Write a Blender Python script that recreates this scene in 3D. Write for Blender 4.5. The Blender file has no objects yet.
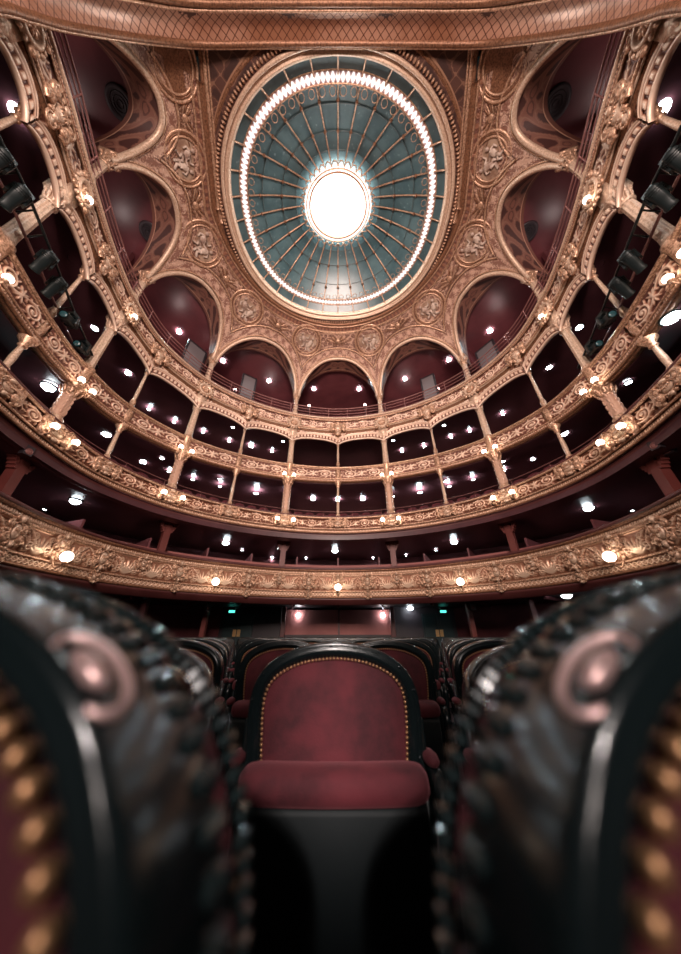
import bpy, math, random
import numpy as np
from math import sin, cos, pi, radians, sqrt, atan2, hypot
random.seed(7); rng = np.random.default_rng(7)
SC = bpy.context.scene
COL = SC.collection
EY = 1.04                                        # eye height above the stalls floor

# ------------------------------------------------------------------ camera, world, lights, exposure
cd = bpy.data.cameras.new('camera'); cam = bpy.data.objects.new('camera', cd); COL.objects.link(cam)
cd.sensor_fit = 'HORIZONTAL'; cd.sensor_width = 36.0; cd.lens = 36.0 * 280 / 681
cd.shift_x = 2.5 / 681; cd.clip_start = 0.01; cd.clip_end = 200
PITCH = radians(29.4)
cam.location = (0, 0, EY); cam.rotation_euler = (pi / 2 + PITCH, 0, 0)
cd.dof.use_dof = True; cd.dof.focus_distance = 2.6; cd.dof.aperture_fstop = 1.9
SC.camera = cam
SC.view_settings.view_transform = 'Standard'; SC.view_settings.look = 'None'
SC.view_settings.gamma = 1.0; SC.view_settings.use_curve_mapping = False
SC.view_settings.exposure = 0.0
SC.cycles.use_denoising = True
SC.cycles.max_bounces = 6; SC.cycles.diffuse_bounces = 3; SC.cycles.glossy_bounces = 3
SC.cycles.sample_clamp_indirect = 4.0; SC.cycles.caustics_reflective = False; SC.cycles.caustics_refractive = False

w = bpy.data.worlds.new('world'); SC.world = w; w.use_nodes = True
w.node_tree.nodes['Background'].inputs[0].default_value = (0.14, 0.36, 0.40, 1)
w.node_tree.nodes['Background'].inputs[1].default_value = 0.035

def lamp(name, kind, loc, power, color=(1, 1, 1), size=1.0, target=None, **k):
    l = bpy.data.lights.new(name, kind); l.energy = power; l.color = color
    if kind == 'AREA': l.size = size
    elif kind in ('POINT', 'SPOT'): l.shadow_soft_size = size
    for a, b in k.items(): setattr(l, a, b)
    o = bpy.data.objects.new(name, l); COL.objects.link(o); o.location = loc
    if target is not None:
        from mathutils import Vector
        o.rotation_euler = (Vector(target) - Vector(loc)).to_track_quat('-Z', 'Y').to_euler()
    return o
# added fill light behind the camera, an unseen source washing the house
lamp('house_fill', 'AREA', (0, -6.0, 7.5), 2000, (1.0, 0.80, 0.71), 4.0, target=(0, 9, 12.2), spread=radians(114))

# added low fill lamp behind the camera, brightening the nearest seats
lamp('seat_fill', 'AREA', (0.0, -4.0, 1.7), 5, (1.0, 0.86, 0.80), .5, target=(0, 1.2, .8), spread=radians(70))
lamp('seat_fill_spot', 'SPOT', (0.0, -6.0, 4.2), 3000, (1.0, 0.88, 0.84), .12, target=(0, 1.15, .76), spot_size=radians(5.4), spot_blend=1.0)  # unseen narrow spot, added to light the centre seat alone

# added unseen point lights that brighten the inside of the top gallery
for sx in (-1, 1):
    for gx, gy in ((10.6, 2.2), (10.9, 5.8), (10.2, 10.2), (5.6, 16.2)): lamp('gallery_fill', 'POINT', (sx * gx, gy, EY + 14.2), 42, (1.0, .80, .76), .12)

# ------------------------------------------------------------------ node helpers
class X:
    nt = None
    def __init__(s, sock): s.s = sock
    @staticmethod
    def op(o, *a):
        n = X.nt.nodes.new('ShaderNodeMath'); n.operation = o
        for i, v in enumerate(a):
            if isinstance(v, X): X.nt.links.new(v.s, n.inputs[i])
            else: n.inputs[i].default_value = v
        return X(n.outputs[0])
    def __add__(s, b): return X.op('ADD', s, b)
    __radd__ = __add__
    def __sub__(s, b): return X.op('SUBTRACT', s, b)
    def __rsub__(s, b): return X.op('SUBTRACT', b, s)
    def __mul__(s, b): return X.op('MULTIPLY', s, b)
    __rmul__ = __mul__
    def __truediv__(s, b): return X.op('DIVIDE', s, b)
    def frac(s): return X.op('FRACT', s)
    def abs(s): return X.op('ABSOLUTE', s)
    def sin(s): return X.op('SINE', s)
    def gt(s, b): return X.op('GREATER_THAN', s, b)
    def lt(s, b): return X.op('LESS_THAN', s, b)
    def max(s, b): return X.op('MAXIMUM', s, b)
    def min(s, b): return X.op('MINIMUM', s, b)
    def sqrt(s): return X.op('SQRT', s)
    def step(s, a, b):
        n = X.nt.nodes.new('ShaderNodeMapRange'); n.interpolation_type = 'SMOOTHSTEP'
        X.nt.links.new(s.s, n.inputs[0]); n.inputs[1].default_value = a; n.inputs[2].default_value = b
        return X(n.outputs[0])
def attr(name):
    n = X.nt.nodes.new('ShaderNodeAttribute'); n.attribute_name = name; return n
def sep(sock):
    n = X.nt.nodes.new('ShaderNodeSeparateXYZ'); X.nt.links.new(sock, n.inputs[0]); return [X(o) for o in n.outputs]
def texco():
    return X.nt.nodes.new('ShaderNodeTexCoord').outputs['Object']
def vec(a, b, c=0.0):
    n = X.nt.nodes.new('ShaderNodeCombineXYZ')
    for i, v in enumerate((a, b, c)):
        if isinstance(v, X): X.nt.links.new(v.s, n.inputs[i])
        else: n.inputs[i].default_value = v
    return n.outputs[0]
def noise(v, scale, detail=3.0, rough=0.55):
    n = X.nt.nodes.new('ShaderNodeTexNoise'); n.inputs['Scale'].default_value = scale
    n.inputs['Detail'].default_value = detail; n.inputs['Roughness'].default_value = rough
    if v is not None: X.nt.links.new(v, n.inputs['Vector'])
    return X(n.outputs[0])
def voro(v, scale, feature='F1'):
    n = X.nt.nodes.new('ShaderNodeTexVoronoi'); n.feature = feature; n.inputs['Scale'].default_value = scale
    X.nt.links.new(v, n.inputs['Vector']); return X(n.outputs['Distance'])
def mix(f, a, b):
    n = X.nt.nodes.new('ShaderNodeMix'); n.data_type = 'RGBA'
    X.nt.links.new(f.s, n.inputs[0])
    for i, v in ((6, a), (7, b)):
        if isinstance(v, tuple): n.inputs[i].default_value = (*v, 1)
        else: X.nt.links.new(v, n.inputs[i])
    return n.outputs[2]
def material(name, color=(.5, .5, .5), rough=.5, metal=0.0, emit=None, estr=0.0, fn=None, **kw):
    m = bpy.data.materials.new(name); m.use_nodes = True; X.nt = m.node_tree
    p = m.node_tree.nodes['Principled BSDF']
    p.inputs['Base Color'].default_value = (*color, 1); p.inputs['Roughness'].default_value = rough
    p.inputs['Metallic'].default_value = metal
    for k, v in kw.items(): p.inputs[k.replace('_', ' ')].default_value = v
    if emit: p.inputs['Emission Color'].default_value = (*emit, 1); p.inputs['Emission Strength'].default_value = estr
    if fn: fn(p)
    return m
def setc(p, sock, name='Base Color'): X.nt.links.new(sock if not isinstance(sock, X) else sock.s, p.inputs[name])
def bump(p, h, strength=.4, dist=.02):
    n = X.nt.nodes.new('ShaderNodeBump'); n.inputs['Strength'].default_value = strength; n.inputs['Distance'].default_value = dist
    X.nt.links.new(h.s, n.inputs['Height']); X.nt.links.new(n.outputs[0], p.inputs['Normal'])

M = {}
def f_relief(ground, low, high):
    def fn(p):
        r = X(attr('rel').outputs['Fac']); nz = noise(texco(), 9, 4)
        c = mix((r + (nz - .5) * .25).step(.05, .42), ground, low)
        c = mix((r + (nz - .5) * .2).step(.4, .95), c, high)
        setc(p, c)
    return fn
M['relief'] = material('gilded_relief', rough=.40, metal=.35, fn=f_relief((.17, .062, .036), (.46, .21, .125), (.84, .57, .42)))
M['relief_rich'] = material('gilded_relief_rich', rough=.38, metal=.35, fn=f_relief((.34, .155, .093), (.56, .295, .185), (.88, .62, .45)))
M['relief_pale'] = material('pale_gilded_relief', rough=.45, metal=.25, fn=f_relief((.17, .062, .042), (.50, .25, .165), (.84, .61, .47)))
def f_gold(a, b):
    def fn(p):
        nz = noise(texco(), 20, 4, .65); setc(p, mix(nz.step(.32, .62), a, b)); bump(p, nz, .5, .02)
    return fn
M['gold'] = material('gilding', rough=.36, metal=.5, fn=f_gold((.27, .125, .068), (.76, .48, .33)))
M['gold_pale'] = material('pale_gilding', rough=.40, metal=.3, fn=f_gold((.52, .32, .215), (.78, .56, .42)))
M['gold_dark'] = material('old_gilding', rough=.42, metal=.4, fn=f_gold((.11, .045, .024), (.33, .155, .085)))
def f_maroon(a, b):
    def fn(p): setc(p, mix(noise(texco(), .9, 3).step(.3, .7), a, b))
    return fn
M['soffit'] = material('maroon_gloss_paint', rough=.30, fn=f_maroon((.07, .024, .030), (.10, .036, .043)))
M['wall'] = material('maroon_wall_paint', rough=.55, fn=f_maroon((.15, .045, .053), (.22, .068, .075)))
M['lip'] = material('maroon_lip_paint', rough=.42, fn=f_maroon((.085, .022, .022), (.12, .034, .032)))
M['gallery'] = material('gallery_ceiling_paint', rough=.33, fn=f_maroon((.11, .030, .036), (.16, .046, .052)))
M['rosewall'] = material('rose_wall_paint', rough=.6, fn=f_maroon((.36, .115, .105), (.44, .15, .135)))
M['dark'] = material('dark_paint', (.030, .022, .027), .5)
M['teal_dark'] = material('dark_teal_paint', (.012, .028, .030), .45)
M['post'] = material('red_post_paint', rough=.45, fn=f_maroon((.15, .035, .03), (.20, .05, .042)))
M['floor'] = material('dark_carpet', rough=.9, fn=f_maroon((.03, .008, .01), (.05, .012, .014)))
M['rail'] = material('mauve_rail_paint', (.28, .12, .11), .4, .3)
M['black'] = material('black_metal', (.008, .013, .014), .35, .2)
M['lens'] = material('dark_lens_glass', (.02, .06, .07), .08, .0)
M['globe'] = material('lit_opal_globe', (.9, .85, .75), .3, emit=(1, .86, .68), estr=10)
M['down'] = material('lit_downlight', (.9, .9, .9), .3, emit=(.78, .94, 1.0), estr=260)
M['down_dim'] = material('dim_downlight', (.9, .9, .9), .3, emit=(.85, .95, 1.0), estr=34)
M['pinklamp'] = material('pink_lamp', (.9, .7, .7), .3, emit=(1, .62, .60), estr=9)
M['exit'] = material('lit_exit_sign', (.1, .6, .5), .4, emit=(.12, .95, .75), estr=1.6)
M['tealglass'] = material('teal_lit_glass', (.02, .10, .11), .1, emit=(.05, .42, .46), estr=.25)
M['door'] = material('door_paint', (.015, .035, .038), .4)
M['brass'] = material('brass_plate', (.75, .48, .22), .35, .7)
M['white'] = material('white_panel', (.20, .17, .18), .4)
# stalls chairs
def f_velvet(p):
    nz = noise(texco(), 26, 5, .7); n2 = noise(texco(), 5.0, 3)
    c = mix(nz.step(.25, .75), (.034, .003, .006), (.068, .007, .012))
    setc(p, mix(n2.step(.4, .68), c, (.115, .013, .020))); bump(p, noise(texco(), 160, 3), .35, .003)
    p.inputs['Sheen Weight'].default_value = .22; p.inputs['Sheen Roughness'].default_value = .45
    p.inputs['Sheen Tint'].default_value = (.95, .30, .34, 1)
M['velvet'] = material('red_velvet', rough=.85, fn=f_velvet)
def f_lacq(p):
    nz = noise(texco(), 60, 3); bump(p, nz, .10, .003)
M['lacquer'] = material('black_lacquered_wood', (.006, .010, .011), .19, 0, fn=f_lacq)
M['rim'] = material('carved_dark_varnish', (.014, .022, .023), .13, 0)
M['shell'] = material('black_seat_shell', (.004, .007, .008), .6, Specular_IOR_Level=.25)
M['nail'] = material('brass_nail', (.52, .28, .14), .36, .7)
M['plaque'] = material('silvered_cartouche', (.55, .36, .34), .30, .5)

# ------------------------------------------------------------------ mesh builder
class MB:
    def __init__(s): s.v = []; s.f = []; s.m = []; s.n = 0; s.r = []; s.p = []
    def add(s, V, F, mat=0, rel=None, pat=None):
        V = np.asarray(V, float).reshape(-1, 3); b = s.n
        s.v.append(V); s.n += len(V)
        s.f += [tuple(int(i) + b for i in f) for f in F] if not isinstance(F, np.ndarray) else [tuple(r) for r in (F + b).tolist()]
        s.m += [mat] * len(F)
        s.r.append(np.full(len(V), .6) if rel is None else np.asarray(rel, float).ravel())
        s.p.append(np.zeros((len(V), 3)) if pat is None else np.asarray(pat, float).reshape(-1, 3))
    def grid(s, P, mat=0, rel=None, pat=None, cu=False, cv=False, flip=False):
        P = np.asarray(P, float); n, m = P.shape[:2]
        i = np.arange(n if cu else n - 1)[:, None]; j = np.arange(m if cv else m - 1)[None, :]
        a = i * m + j; b = ((i + 1) % n) * m + j; c = ((i + 1) % n) * m + (j + 1) % m; d = i * m + (j + 1) % m
        F = np.stack([a, b, c, d] if not flip else [a, d, c, b], -1).reshape(-1, 4)
        s.add(P.reshape(-1, 3), F, mat, rel, pat)
    def box(s, c, h, mat=0, R=None):
        V = np.array([(x, y, z) for x in (-1, 1) for y in (-1, 1) for z in (-1, 1)], float) * np.array(h)
        if R is not None: V = V @ np.array(R).T
        s.add(V + np.array(c), [(0, 1, 3, 2), (4, 6, 7, 5), (0, 4, 5, 1), (2, 3, 7, 6), (0, 2, 6, 4), (1, 5, 7, 3)], mat)
    def lathe(s, prof, n=16, c=(0, 0, 0), mat=0, flute=None):
        a = np.arange(n) * 2 * pi / n
        P = []
        for k, (r, z) in enumerate(prof):
            rr = np.full(n, r) if not flute else r * (1 - flute[1] * (0.5 + .5 * np.cos(flute[0] * a)) * (1 if flute[2] <= k < flute[3] else 0))
            P.append(np.stack([rr * np.cos(a), rr * np.sin(a), np.full(n, z)], -1))
        P = np.array(P) + np.array(c)
        s.grid(P, mat, cv=True, flip=True)
    def tube(s, path, r, n=6, mat=0, closed=False, caps=True):
        path = np.asarray(path, float); k = len(path); r = np.full(k, r) if np.isscalar(r) else np.asarray(r)
        T = np.roll(path, -1, 0) - np.roll(path, 1, 0)
        if not closed: T[0] = path[1] - path[0]; T[-1] = path[-1] - path[-2]
        T /= np.linalg.norm(T, axis=1)[:, None] + 1e-12
        up = np.array([0, 0, 1.0]) if abs(T[0][2]) < .9 else np.array([1.0, 0, 0])
        A = np.zeros_like(T); a = up - T[0] * (up @ T[0]); a /= np.linalg.norm(a)
        for i in range(k):
            a = a - T[i] * (a @ T[i]); a /= np.linalg.norm(a) + 1e-12; A[i] = a
        B = np.cross(T, A); th = np.arange(n) * 2 * pi / n
        P = path[:, None] + r[:, None, None] * (A[:, None] * np.cos(th)[None, :, None] + B[:, None] * np.sin(th)[None, :, None])
        b = s.n; s.grid(P, mat, cu=closed, cv=True, flip=True)
        if caps and not closed:
            s.f += [tuple(b + i for i in range(n)), tuple(b + (k - 1) * n + i for i in range(n - 1, -1, -1))]; s.m += [mat] * 2
    def ell(s, c, r, n=8, m=6, mat=0, R=None, half=False):
        th = np.linspace(0, pi if not half else pi / 2, m + 1); ph = np.arange(n) * 2 * pi / n
        P = np.stack([np.sin(th)[:, None] * np.cos(ph), np.sin(th)[:, None] * np.sin(ph), np.cos(th)[:, None] * np.ones(n)], -1) * np.array(r)
        if R is not None: P = P @ np.array(R).T
        s.grid(P + np.array(c), mat, cv=True)
    def obj(s, name, mats, parent=None, smooth=True, xf=None):
        me = s.mesh(name, mats, smooth, xf)
        return link(name, me, parent)
    def mesh(s, name, mats, smooth=True, xf=None):
        V = np.concatenate(s.v)
        if xf is not None: V = V - np.array(xf)
        me = bpy.data.meshes.new(name); me.from_pydata(V.tolist(), [], s.f)
        for x in (mats if isinstance(mats, (list, tuple)) else [mats]): me.materials.append(M[x])
        me.polygons.foreach_set('material_index', s.m)
        me.polygons.foreach_set('use_smooth', [smooth] * len(s.f))
        a = me.attributes.new('rel', 'FLOAT', 'POINT'); a.data.foreach_set('value', np.concatenate(s.r))
        a = me.attributes.new('pat', 'FLOAT_VECTOR', 'POINT'); a.data.foreach_set('vector', np.concatenate(s.p).ravel())
        me.update(); return me
def link(name, me, parent=None):
    o = bpy.data.objects.new(name, me); COL.objects.link(o)
    if parent is not None: o.parent = parent
    return o
def tag(o, label=None, cat=None, group=None, kind=None):
    for k, v in (('label', label), ('category', cat), ('group', group), ('kind', kind)):
        if v: o[k] = v
    return o
def thing(name, label, cat, loc=(0, 0, 0), rz=0, group=None):
    o = link(name, None); o.location = loc; o.rotation_euler = (0, 0, rz); o.empty_display_size = .1
    return tag(o, label, cat, group)
def struct(o, label, cat='building'): return tag(o, label, cat, None, 'structure')
def copy_tree(o, parent=None):
    c = o.copy(); COL.objects.link(c)
    if parent is not None: c.parent = parent
    for ch in list(o.children): copy_tree(ch, c)
    return c
ORD = ['', 'first', 'second', 'third', 'fourth', 'fifth', 'sixth', 'seventh', 'eighth', 'ninth', 'tenth', 'eleventh', 'twelfth', 'thirteenth',
       'fourteenth', 'fifteenth', 'sixteenth', 'seventeenth', 'eighteenth', 'nineteenth', 'twentieth', 'twenty-first', 'twenty-second', 'twenty-third', 'twenty-fourth']
def nth(i, n):
    """i-th (0 based) of n from the left, in words"""
    if n == 1: return 'the only one'
    if i == 0: return 'leftmost'
    if i == n - 1: return 'rightmost'
    if 2 * i + 1 == n: return 'middle one'
    return ORD[i + 1] + ' from the left' if i < n / 2 else ORD[n - i] + ' from the right'

def in_view(x, y, z):
    d = y * cos(PITCH) + (z - EY) * sin(PITCH); up = -y * sin(PITCH) + (z - EY) * cos(PITCH)
    return d > .05 and 0 <= 338 + 280 * x / d <= 681 and 0 <= 477 - 280 * up / d <= 954
def nth_seen(pts):
    """ordinal words for points sorted from left to right, counting only those the photograph shows"""
    ok = [in_view(*p) for p in pts]; n = sum(ok); out = []; k = 0
    for p, v in zip(pts, ok):
        out.append(nth(k, n) if v else 'beyond the %s edge' % ('left' if p[0] < 0 else 'right')); k += v
    dup = [o for o in out if 'beyond' in o]
    for side in ('left', 'right'):
        idx = [i for i, o in enumerate(out) if o == 'beyond the %s edge' % side]
        if side == 'left': idx = idx[::-1]
        for j, i in enumerate(idx): out[i] = out[i] + (', %s along' % ORD[j + 1] if len(idx) > 1 else '')
    return out
# ------------------------------------------------------------------ plan curves (x, y) of the house, mirrored about x = 0
class Plan:
    def __init__(s, half):
        p = [(-x, y) for x, y in half[::-1]] + list(half[1:]); p = np.array(p, float); out = []
        for i in range(len(p) - 1):
            p0 = p[max(i - 1, 0)]; p1 = p[i]; p2 = p[i + 1]; p3 = p[min(i + 2, len(p) - 1)]
            for t in np.linspace(0, 1, 24, endpoint=False):
                out.append(.5 * ((2 * p1) + (p2 - p0) * t + (2 * p0 - 5 * p1 + 4 * p2 - p3) * t * t + (3 * p1 - p0 - 3 * p2 + p3) * t ** 3))
        out.append(p[-1]); s.P = np.array(out)
        d = np.r_[0, np.cumsum(np.hypot(*np.diff(s.P, axis=0).T))]; s.S = d - d[len(d) // 2]
        T = np.gradient(s.P, s.S, axis=0); T /= np.linalg.norm(T, axis=1)[:, None]
        for _ in range(4): T[1:-1] = (T[:-2] + 2 * T[1:-1] + T[2:]) / 4
        T /= np.linalg.norm(T, axis=1)[:, None]; s.T = T; s.N = np.stack([-T[:, 1], T[:, 0]], -1)
        s.max = s.S[-1]
    def at(s, q, off=0.0):
        q = np.asarray(q, float)
        g = lambda A: np.stack([np.interp(q, s.S, A[:, 0]), np.interp(q, s.S, A[:, 1])], -1)
        N = g(s.N); N /= np.linalg.norm(N, axis=-1)[..., None]
        return g(s.P) + N * (np.asarray(off)[..., None] if np.ndim(off) else off)
    def nrm(s, q):
        n = np.array([np.interp(q, s.S, s.N[:, 0]), np.interp(q, s.S, s.N[:, 1])]); return n / np.linalg.norm(n)
    def near(s, x, y): return float(s.S[np.argmin(np.hypot(s.P[:, 0] - x, s.P[:, 1] - y))])
    def rz(s, q):
        n = s.nrm(q); return atan2(n[1], n[0]) - pi / 2       # local +y points outwards
UC = [(0, 14.3), (2.8, 13.87), (5.35, 12.75), (7.36, 11.07), (8.6, 8.8), (8.74, 6.75), (8.42, 4.92), (7.85, 3.1), (7.30, 1.62), (6.92, .40)]
U = Plan(UC + [(6.7, -.5), (6.4, -1.4)])
U1 = Plan([(0, 14.6), (2.6, 14.28), (4.7, 13.35), (6.75, 11.9), (7.75, 10.4), (8.22, 8.9), (8.3, 7.3), (8.12, 6.1), (7.75, 4.3), (7.2, 2.2), (6.8, .5), (6.5, -.7), (6.2, -1.6)])
SP = [U.near(*c) for c in UC]                                  # m0 C1 m1 C2 m2 C3 m3 C4 m4 C5 (right half)
SC_ = [SP[i] for i in (1, 3, 5, 7, 9)]; SM = [SP[i] for i in (2, 4, 6, 8)]
MAIN = [-s for s in SC_[::-1]] + SC_
MIDS = [-s for s in SM[::-1]] + [0.0] + SM
HALF = sorted(MAIN + MIDS)
SEND = SP[9] + .05
def kk(q):
    y = U.at(q)[..., 1]; return np.clip((14.3 - y) / 7.6, 0, 1.15)
def z2(q): return EY + 5.52 + .20 * kk(q)                     # top of the second front
def z3(q): return EY + 8.72 - .55 * kk(q)                     # top of the third front
def z1(q): return EY + 2.86 + 0 * np.asarray(q)
ZE = EY + 11.2
def const(z): return lambda q: z + 0 * np.asarray(q, float)

def ring(mb, plan, q, prof, zf, mat=0, rel=None):
    """sweep a closed profile of (offset, dz) along the plan curve"""
    q = np.asarray(q); z0 = zf(q); P = []
    for off, dz in prof:
        xy = plan.at(q, off); P.append(np.concatenate([xy, (z0 + dz)[:, None]], 1))
    P = np.stack(P, 1); b = mb.n
    mb.grid(P, mat, cv=True, rel=None if rel is None else np.full(P.shape[:2], rel))
    k = len(prof); n = len(q)
    mb.f += [tuple(b + i for i in range(k - 1, -1, -1)), tuple(b + (n - 1) * k + i for i in range(k))]; mb.m += [mat] * 2
def roll(r, c=(0, 0), n=8, sq=1.0): return [(c[0] + r * cos(a) , c[1] + sq * r * sin(a)) for a in np.linspace(0, -2 * pi, n, endpoint=False)]
def rect(o0, o1, a, b): return [(o0, a), (o0, b), (o1, b), (o1, a)]
def slab(name, plan, offs, zf, thick, mat, label, n=160, lim=None, zoff=None):
    """a solid ring slab: offs = list of (offset, dz); underside at zf"""
    q = np.linspace(-(lim or SEND), lim or SEND, n); mb = MB()
    prof = [(o, d) for o, d in offs] + [(o, d + thick) for o, d in offs[::-1]]
    ring(mb, plan, q, prof, zf)
    return struct(mb.obj(name, mat, smooth=False), label)

# ------------------------------------------------------------------ relief tiles (height maps, periodic along the first axis)
def canvas(nx, ny): return np.zeros((nx, ny))
def stamp(H, pts, r, amp=1.0, per=True, asp=1.0):
    """pts in tile units: x 0..asp periodic, y 0..1"""
    nx, ny = H.shape; gx = (np.arange(nx) + .5) / nx * asp; gy = (np.arange(ny) + .5) / ny
    r = np.full(len(pts), r) if np.isscalar(r) else r
    for (x, y), rr in zip(pts, r):
        dx = gx - x
        if per: dx = (dx + asp / 2) % asp - asp / 2
        d2 = dx[:, None] ** 2 + (gy - y)[None, :] ** 2
        np.maximum(H, amp * np.sqrt(np.clip(1 - d2 / rr ** 2, 0, 1)), out=H)
def spiral(cx, cy, r0, r1, turns, a0, d=1, n=50):
    t = np.linspace(0, 1, n); r = r0 + (r1 - r0) * t; a = a0 + d * 2 * pi * turns * t
    return np.stack([cx + r * np.cos(a), cy + r * np.sin(a)], -1)
def line(p, q, n=24): return np.linspace(p, q, n)
def leaf(H, x, y, ang, L, wd, asp, amp=.9):
    t = np.linspace(0, 1, 14); pts = np.stack([x + L * t * np.cos(ang), y + L * t * np.sin(ang)], -1)
    stamp(H, pts, wd * np.sin(pi * (.12 + .85 * t)) + .004, amp, True, asp)
def tile_scroll():
    asp = 2.6; H = canvas(200, 76)
    for i, (cx, d) in enumerate(((.65, 1), (1.95, -1))):
        cy = .5
        stamp(H, spiral(cx, cy, .36, .05, 2.0, -d * 2.2, d, 90), np.linspace(.062, .035, 90), 1, True, asp)
        for a in np.arange(0, 2 * pi, .62): leaf(H, cx + .36 * cos(a), cy + .33 * sin(a), a + .7 * d, .20, .045, asp, .8)
        stamp(H, [(cx, cy)], .10, 1, True, asp)
    t = np.linspace(0, asp, 70); stamp(H, np.stack([t, .5 + .30 * np.sin(2 * pi * t / asp + pi)], -1), .05, .9, True, asp)
    for x in (0, 1.3):
        for a in (pi / 2, -pi / 2, pi / 2 - .6, pi / 2 + .6, -pi / 2 - .6, -pi / 2 + .6): leaf(H, x, .5, a, .36, .06, asp)
    return H, asp
def tile_palm():
    asp = 1.5; H = canvas(150, 100)
    for k in range(-3, 4):
        a = pi / 2 + k * .36; leaf(H, .75, .10, a, .74 - .06 * abs(k), .06, asp, 1)
    for s in (-1, 1):
        stamp(H, spiral(.75 + s * .44, .36, .20, .03, 1.7, pi / 2 if s > 0 else pi / 2, s, 60), .035, 1, True, asp)
        stamp(H, spiral(.75 + s * .40, .74, .15, .03, 1.5, -pi / 2, -s, 50), .03, .85, True, asp)
        t = np.linspace(0, 1, 40); stamp(H, np.stack([.75 + s * (.10 + .62 * t ** 1.2), .06 + .86 * t ** .6], -1), .022, 1, True, asp)
        for k in range(5): leaf(H, .75 + s * (.5 + .05 * k), .1 + .15 * k, pi / 2 + s * (.9 - .3 * k), .16, .035, asp, .7)
    for s in (-1, 1):
        for x0, y0, r in ((.16, .20, .10), (.12, .55, .11), (.20, .84, .08), (.02, .36, .07)): stamp(H, spiral(.75 + s * (.75 - x0), y0, r, .02, 1.5, 0, s, 34), .022, .75, True, asp)
        for k in range(4): stamp(H, np.stack([.75 + s * (.18 + .13 * k + .10 * np.sin(np.linspace(0, pi, 24))), np.linspace(.08, .62 + .08 * k, 24)], -1), .016, .8, True, asp)
    stamp(H, line((0, .97), (asp, .97), 60), .03, .7, True, asp); stamp(H, line((0, .02), (asp, .02), 60), .03, .7, True, asp)
    return H, asp
def tile_guil():
    asp = 1.3; H = canvas(80, 48); t = np.linspace(0, asp, 60)
    for ph in (0, pi): stamp(H, np.stack([t, .5 + .32 * np.sin(2 * pi * t / asp + ph)], -1), .10, 1, True, asp)
    stamp(H, [(asp * .25, .5), (asp * .75, .5)], .13, .9, True, asp)
    for y in (.03, .97): stamp(H, line((0, y), (asp, y), 40), .06, .8, True, asp)
    return H, asp
def tile_dentil():
    asp = .9; H = canvas(40, 40)
    yy = (np.arange(40) + .5) / 40; xx = (np.arange(40) + .5) / 40
    H += ((np.abs(xx - .5) < .30)[:, None] & ((yy > .30) & (yy < .62))[None, :]) * .95
    H += ((yy > .70) & (yy < .82))[None, :] * .8 + (yy > .88)[None, :] * 1.0
    H += (yy < .18)[None, :] * 1.0
    return H, asp
def tile_leafband():
    asp = .8; H = canvas(60, 50)
    for x, a in ((.4, pi / 2), (.18, pi / 2 + .25), (.62, pi / 2 - .25)): leaf(H, x, .05, a, .8, .11, asp, 1)
    stamp(H, [(0, .75)], .12, .8, True, asp)
    return H, asp
TILES = dict(scroll=tile_scroll(), palm=tile_palm(), guil=tile_guil(), dentil=tile_dentil(), leafband=tile_leafband())
def sample(tile, u, v):
    H, asp = TILES[tile]; nx, ny = H.shape
    x = (u / asp % 1.0) * nx - .5; y = np.clip(v * ny - .5, 0, ny - 1.001)
    i = np.floor(x).astype(int); fx = x - i; j = np.floor(y).astype(int); fy = y - j
    g = lambda a, b: H[a % nx, np.clip(b, 0, ny - 1)]
    return (g(i, j) * (1 - fx) + g(i + 1, j) * fx) * (1 - fy) + (g(i, j + 1) * (1 - fx) + g(i + 1, j + 1) * fx) * fy
def relief(mb, plan, q, zlo, zhi, off, tile, rows, amp, back=.12, bulge=0.0, phase=0.0, mat=0, tl=None, tilt=0.0):
    """a displaced band: front face towards the house at offset off, thickness back. zlo, zhi: functions of q"""
    q = np.asarray(q); a = zlo(q); b = zhi(q); h = float(np.mean(b - a))
    v = np.linspace(0, 1, rows); u = (q - phase) / h
    if tl: u = (q - phase) / tl * TILES[tile][1]
    Hh = sample(tile, np.repeat(u[:, None], rows, 1), np.repeat(v[None, :], len(q), 0))
    P = []; R = []
    xy = plan.at(q, off + back); P.append(np.c_[xy, a]); R.append(np.full(len(q), .5))
    for j in range(rows):
        d = off - amp * Hh[:, j] - bulge * sin(pi * v[j]) - tilt * v[j]
        xy = plan.at(q, d); P.append(np.c_[xy, a + (b - a) * v[j]]); R.append(Hh[:, j])
    xy = plan.at(q, off + back - tilt); P.append(np.c_[xy, b]); R.append(np.full(len(q), .5))
    P = np.stack(P, 1); R = np.stack(R, 1)
    mb.grid(P, mat, rel=R, cv=True)

def beads(mb, plan, q, off, zf, r, mat=0, n=6, m=4, elong=1.0):
    for s in q:
        x, y = plan.at(s, off); a = plan.rz(s); R = np.array([[cos(a), -sin(a), 0], [sin(a), cos(a), 0], [0, 0, 1]])
        mb.ell((x, y, float(zf(s))), (r * elong, r, r), n, m, mat, R)

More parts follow.
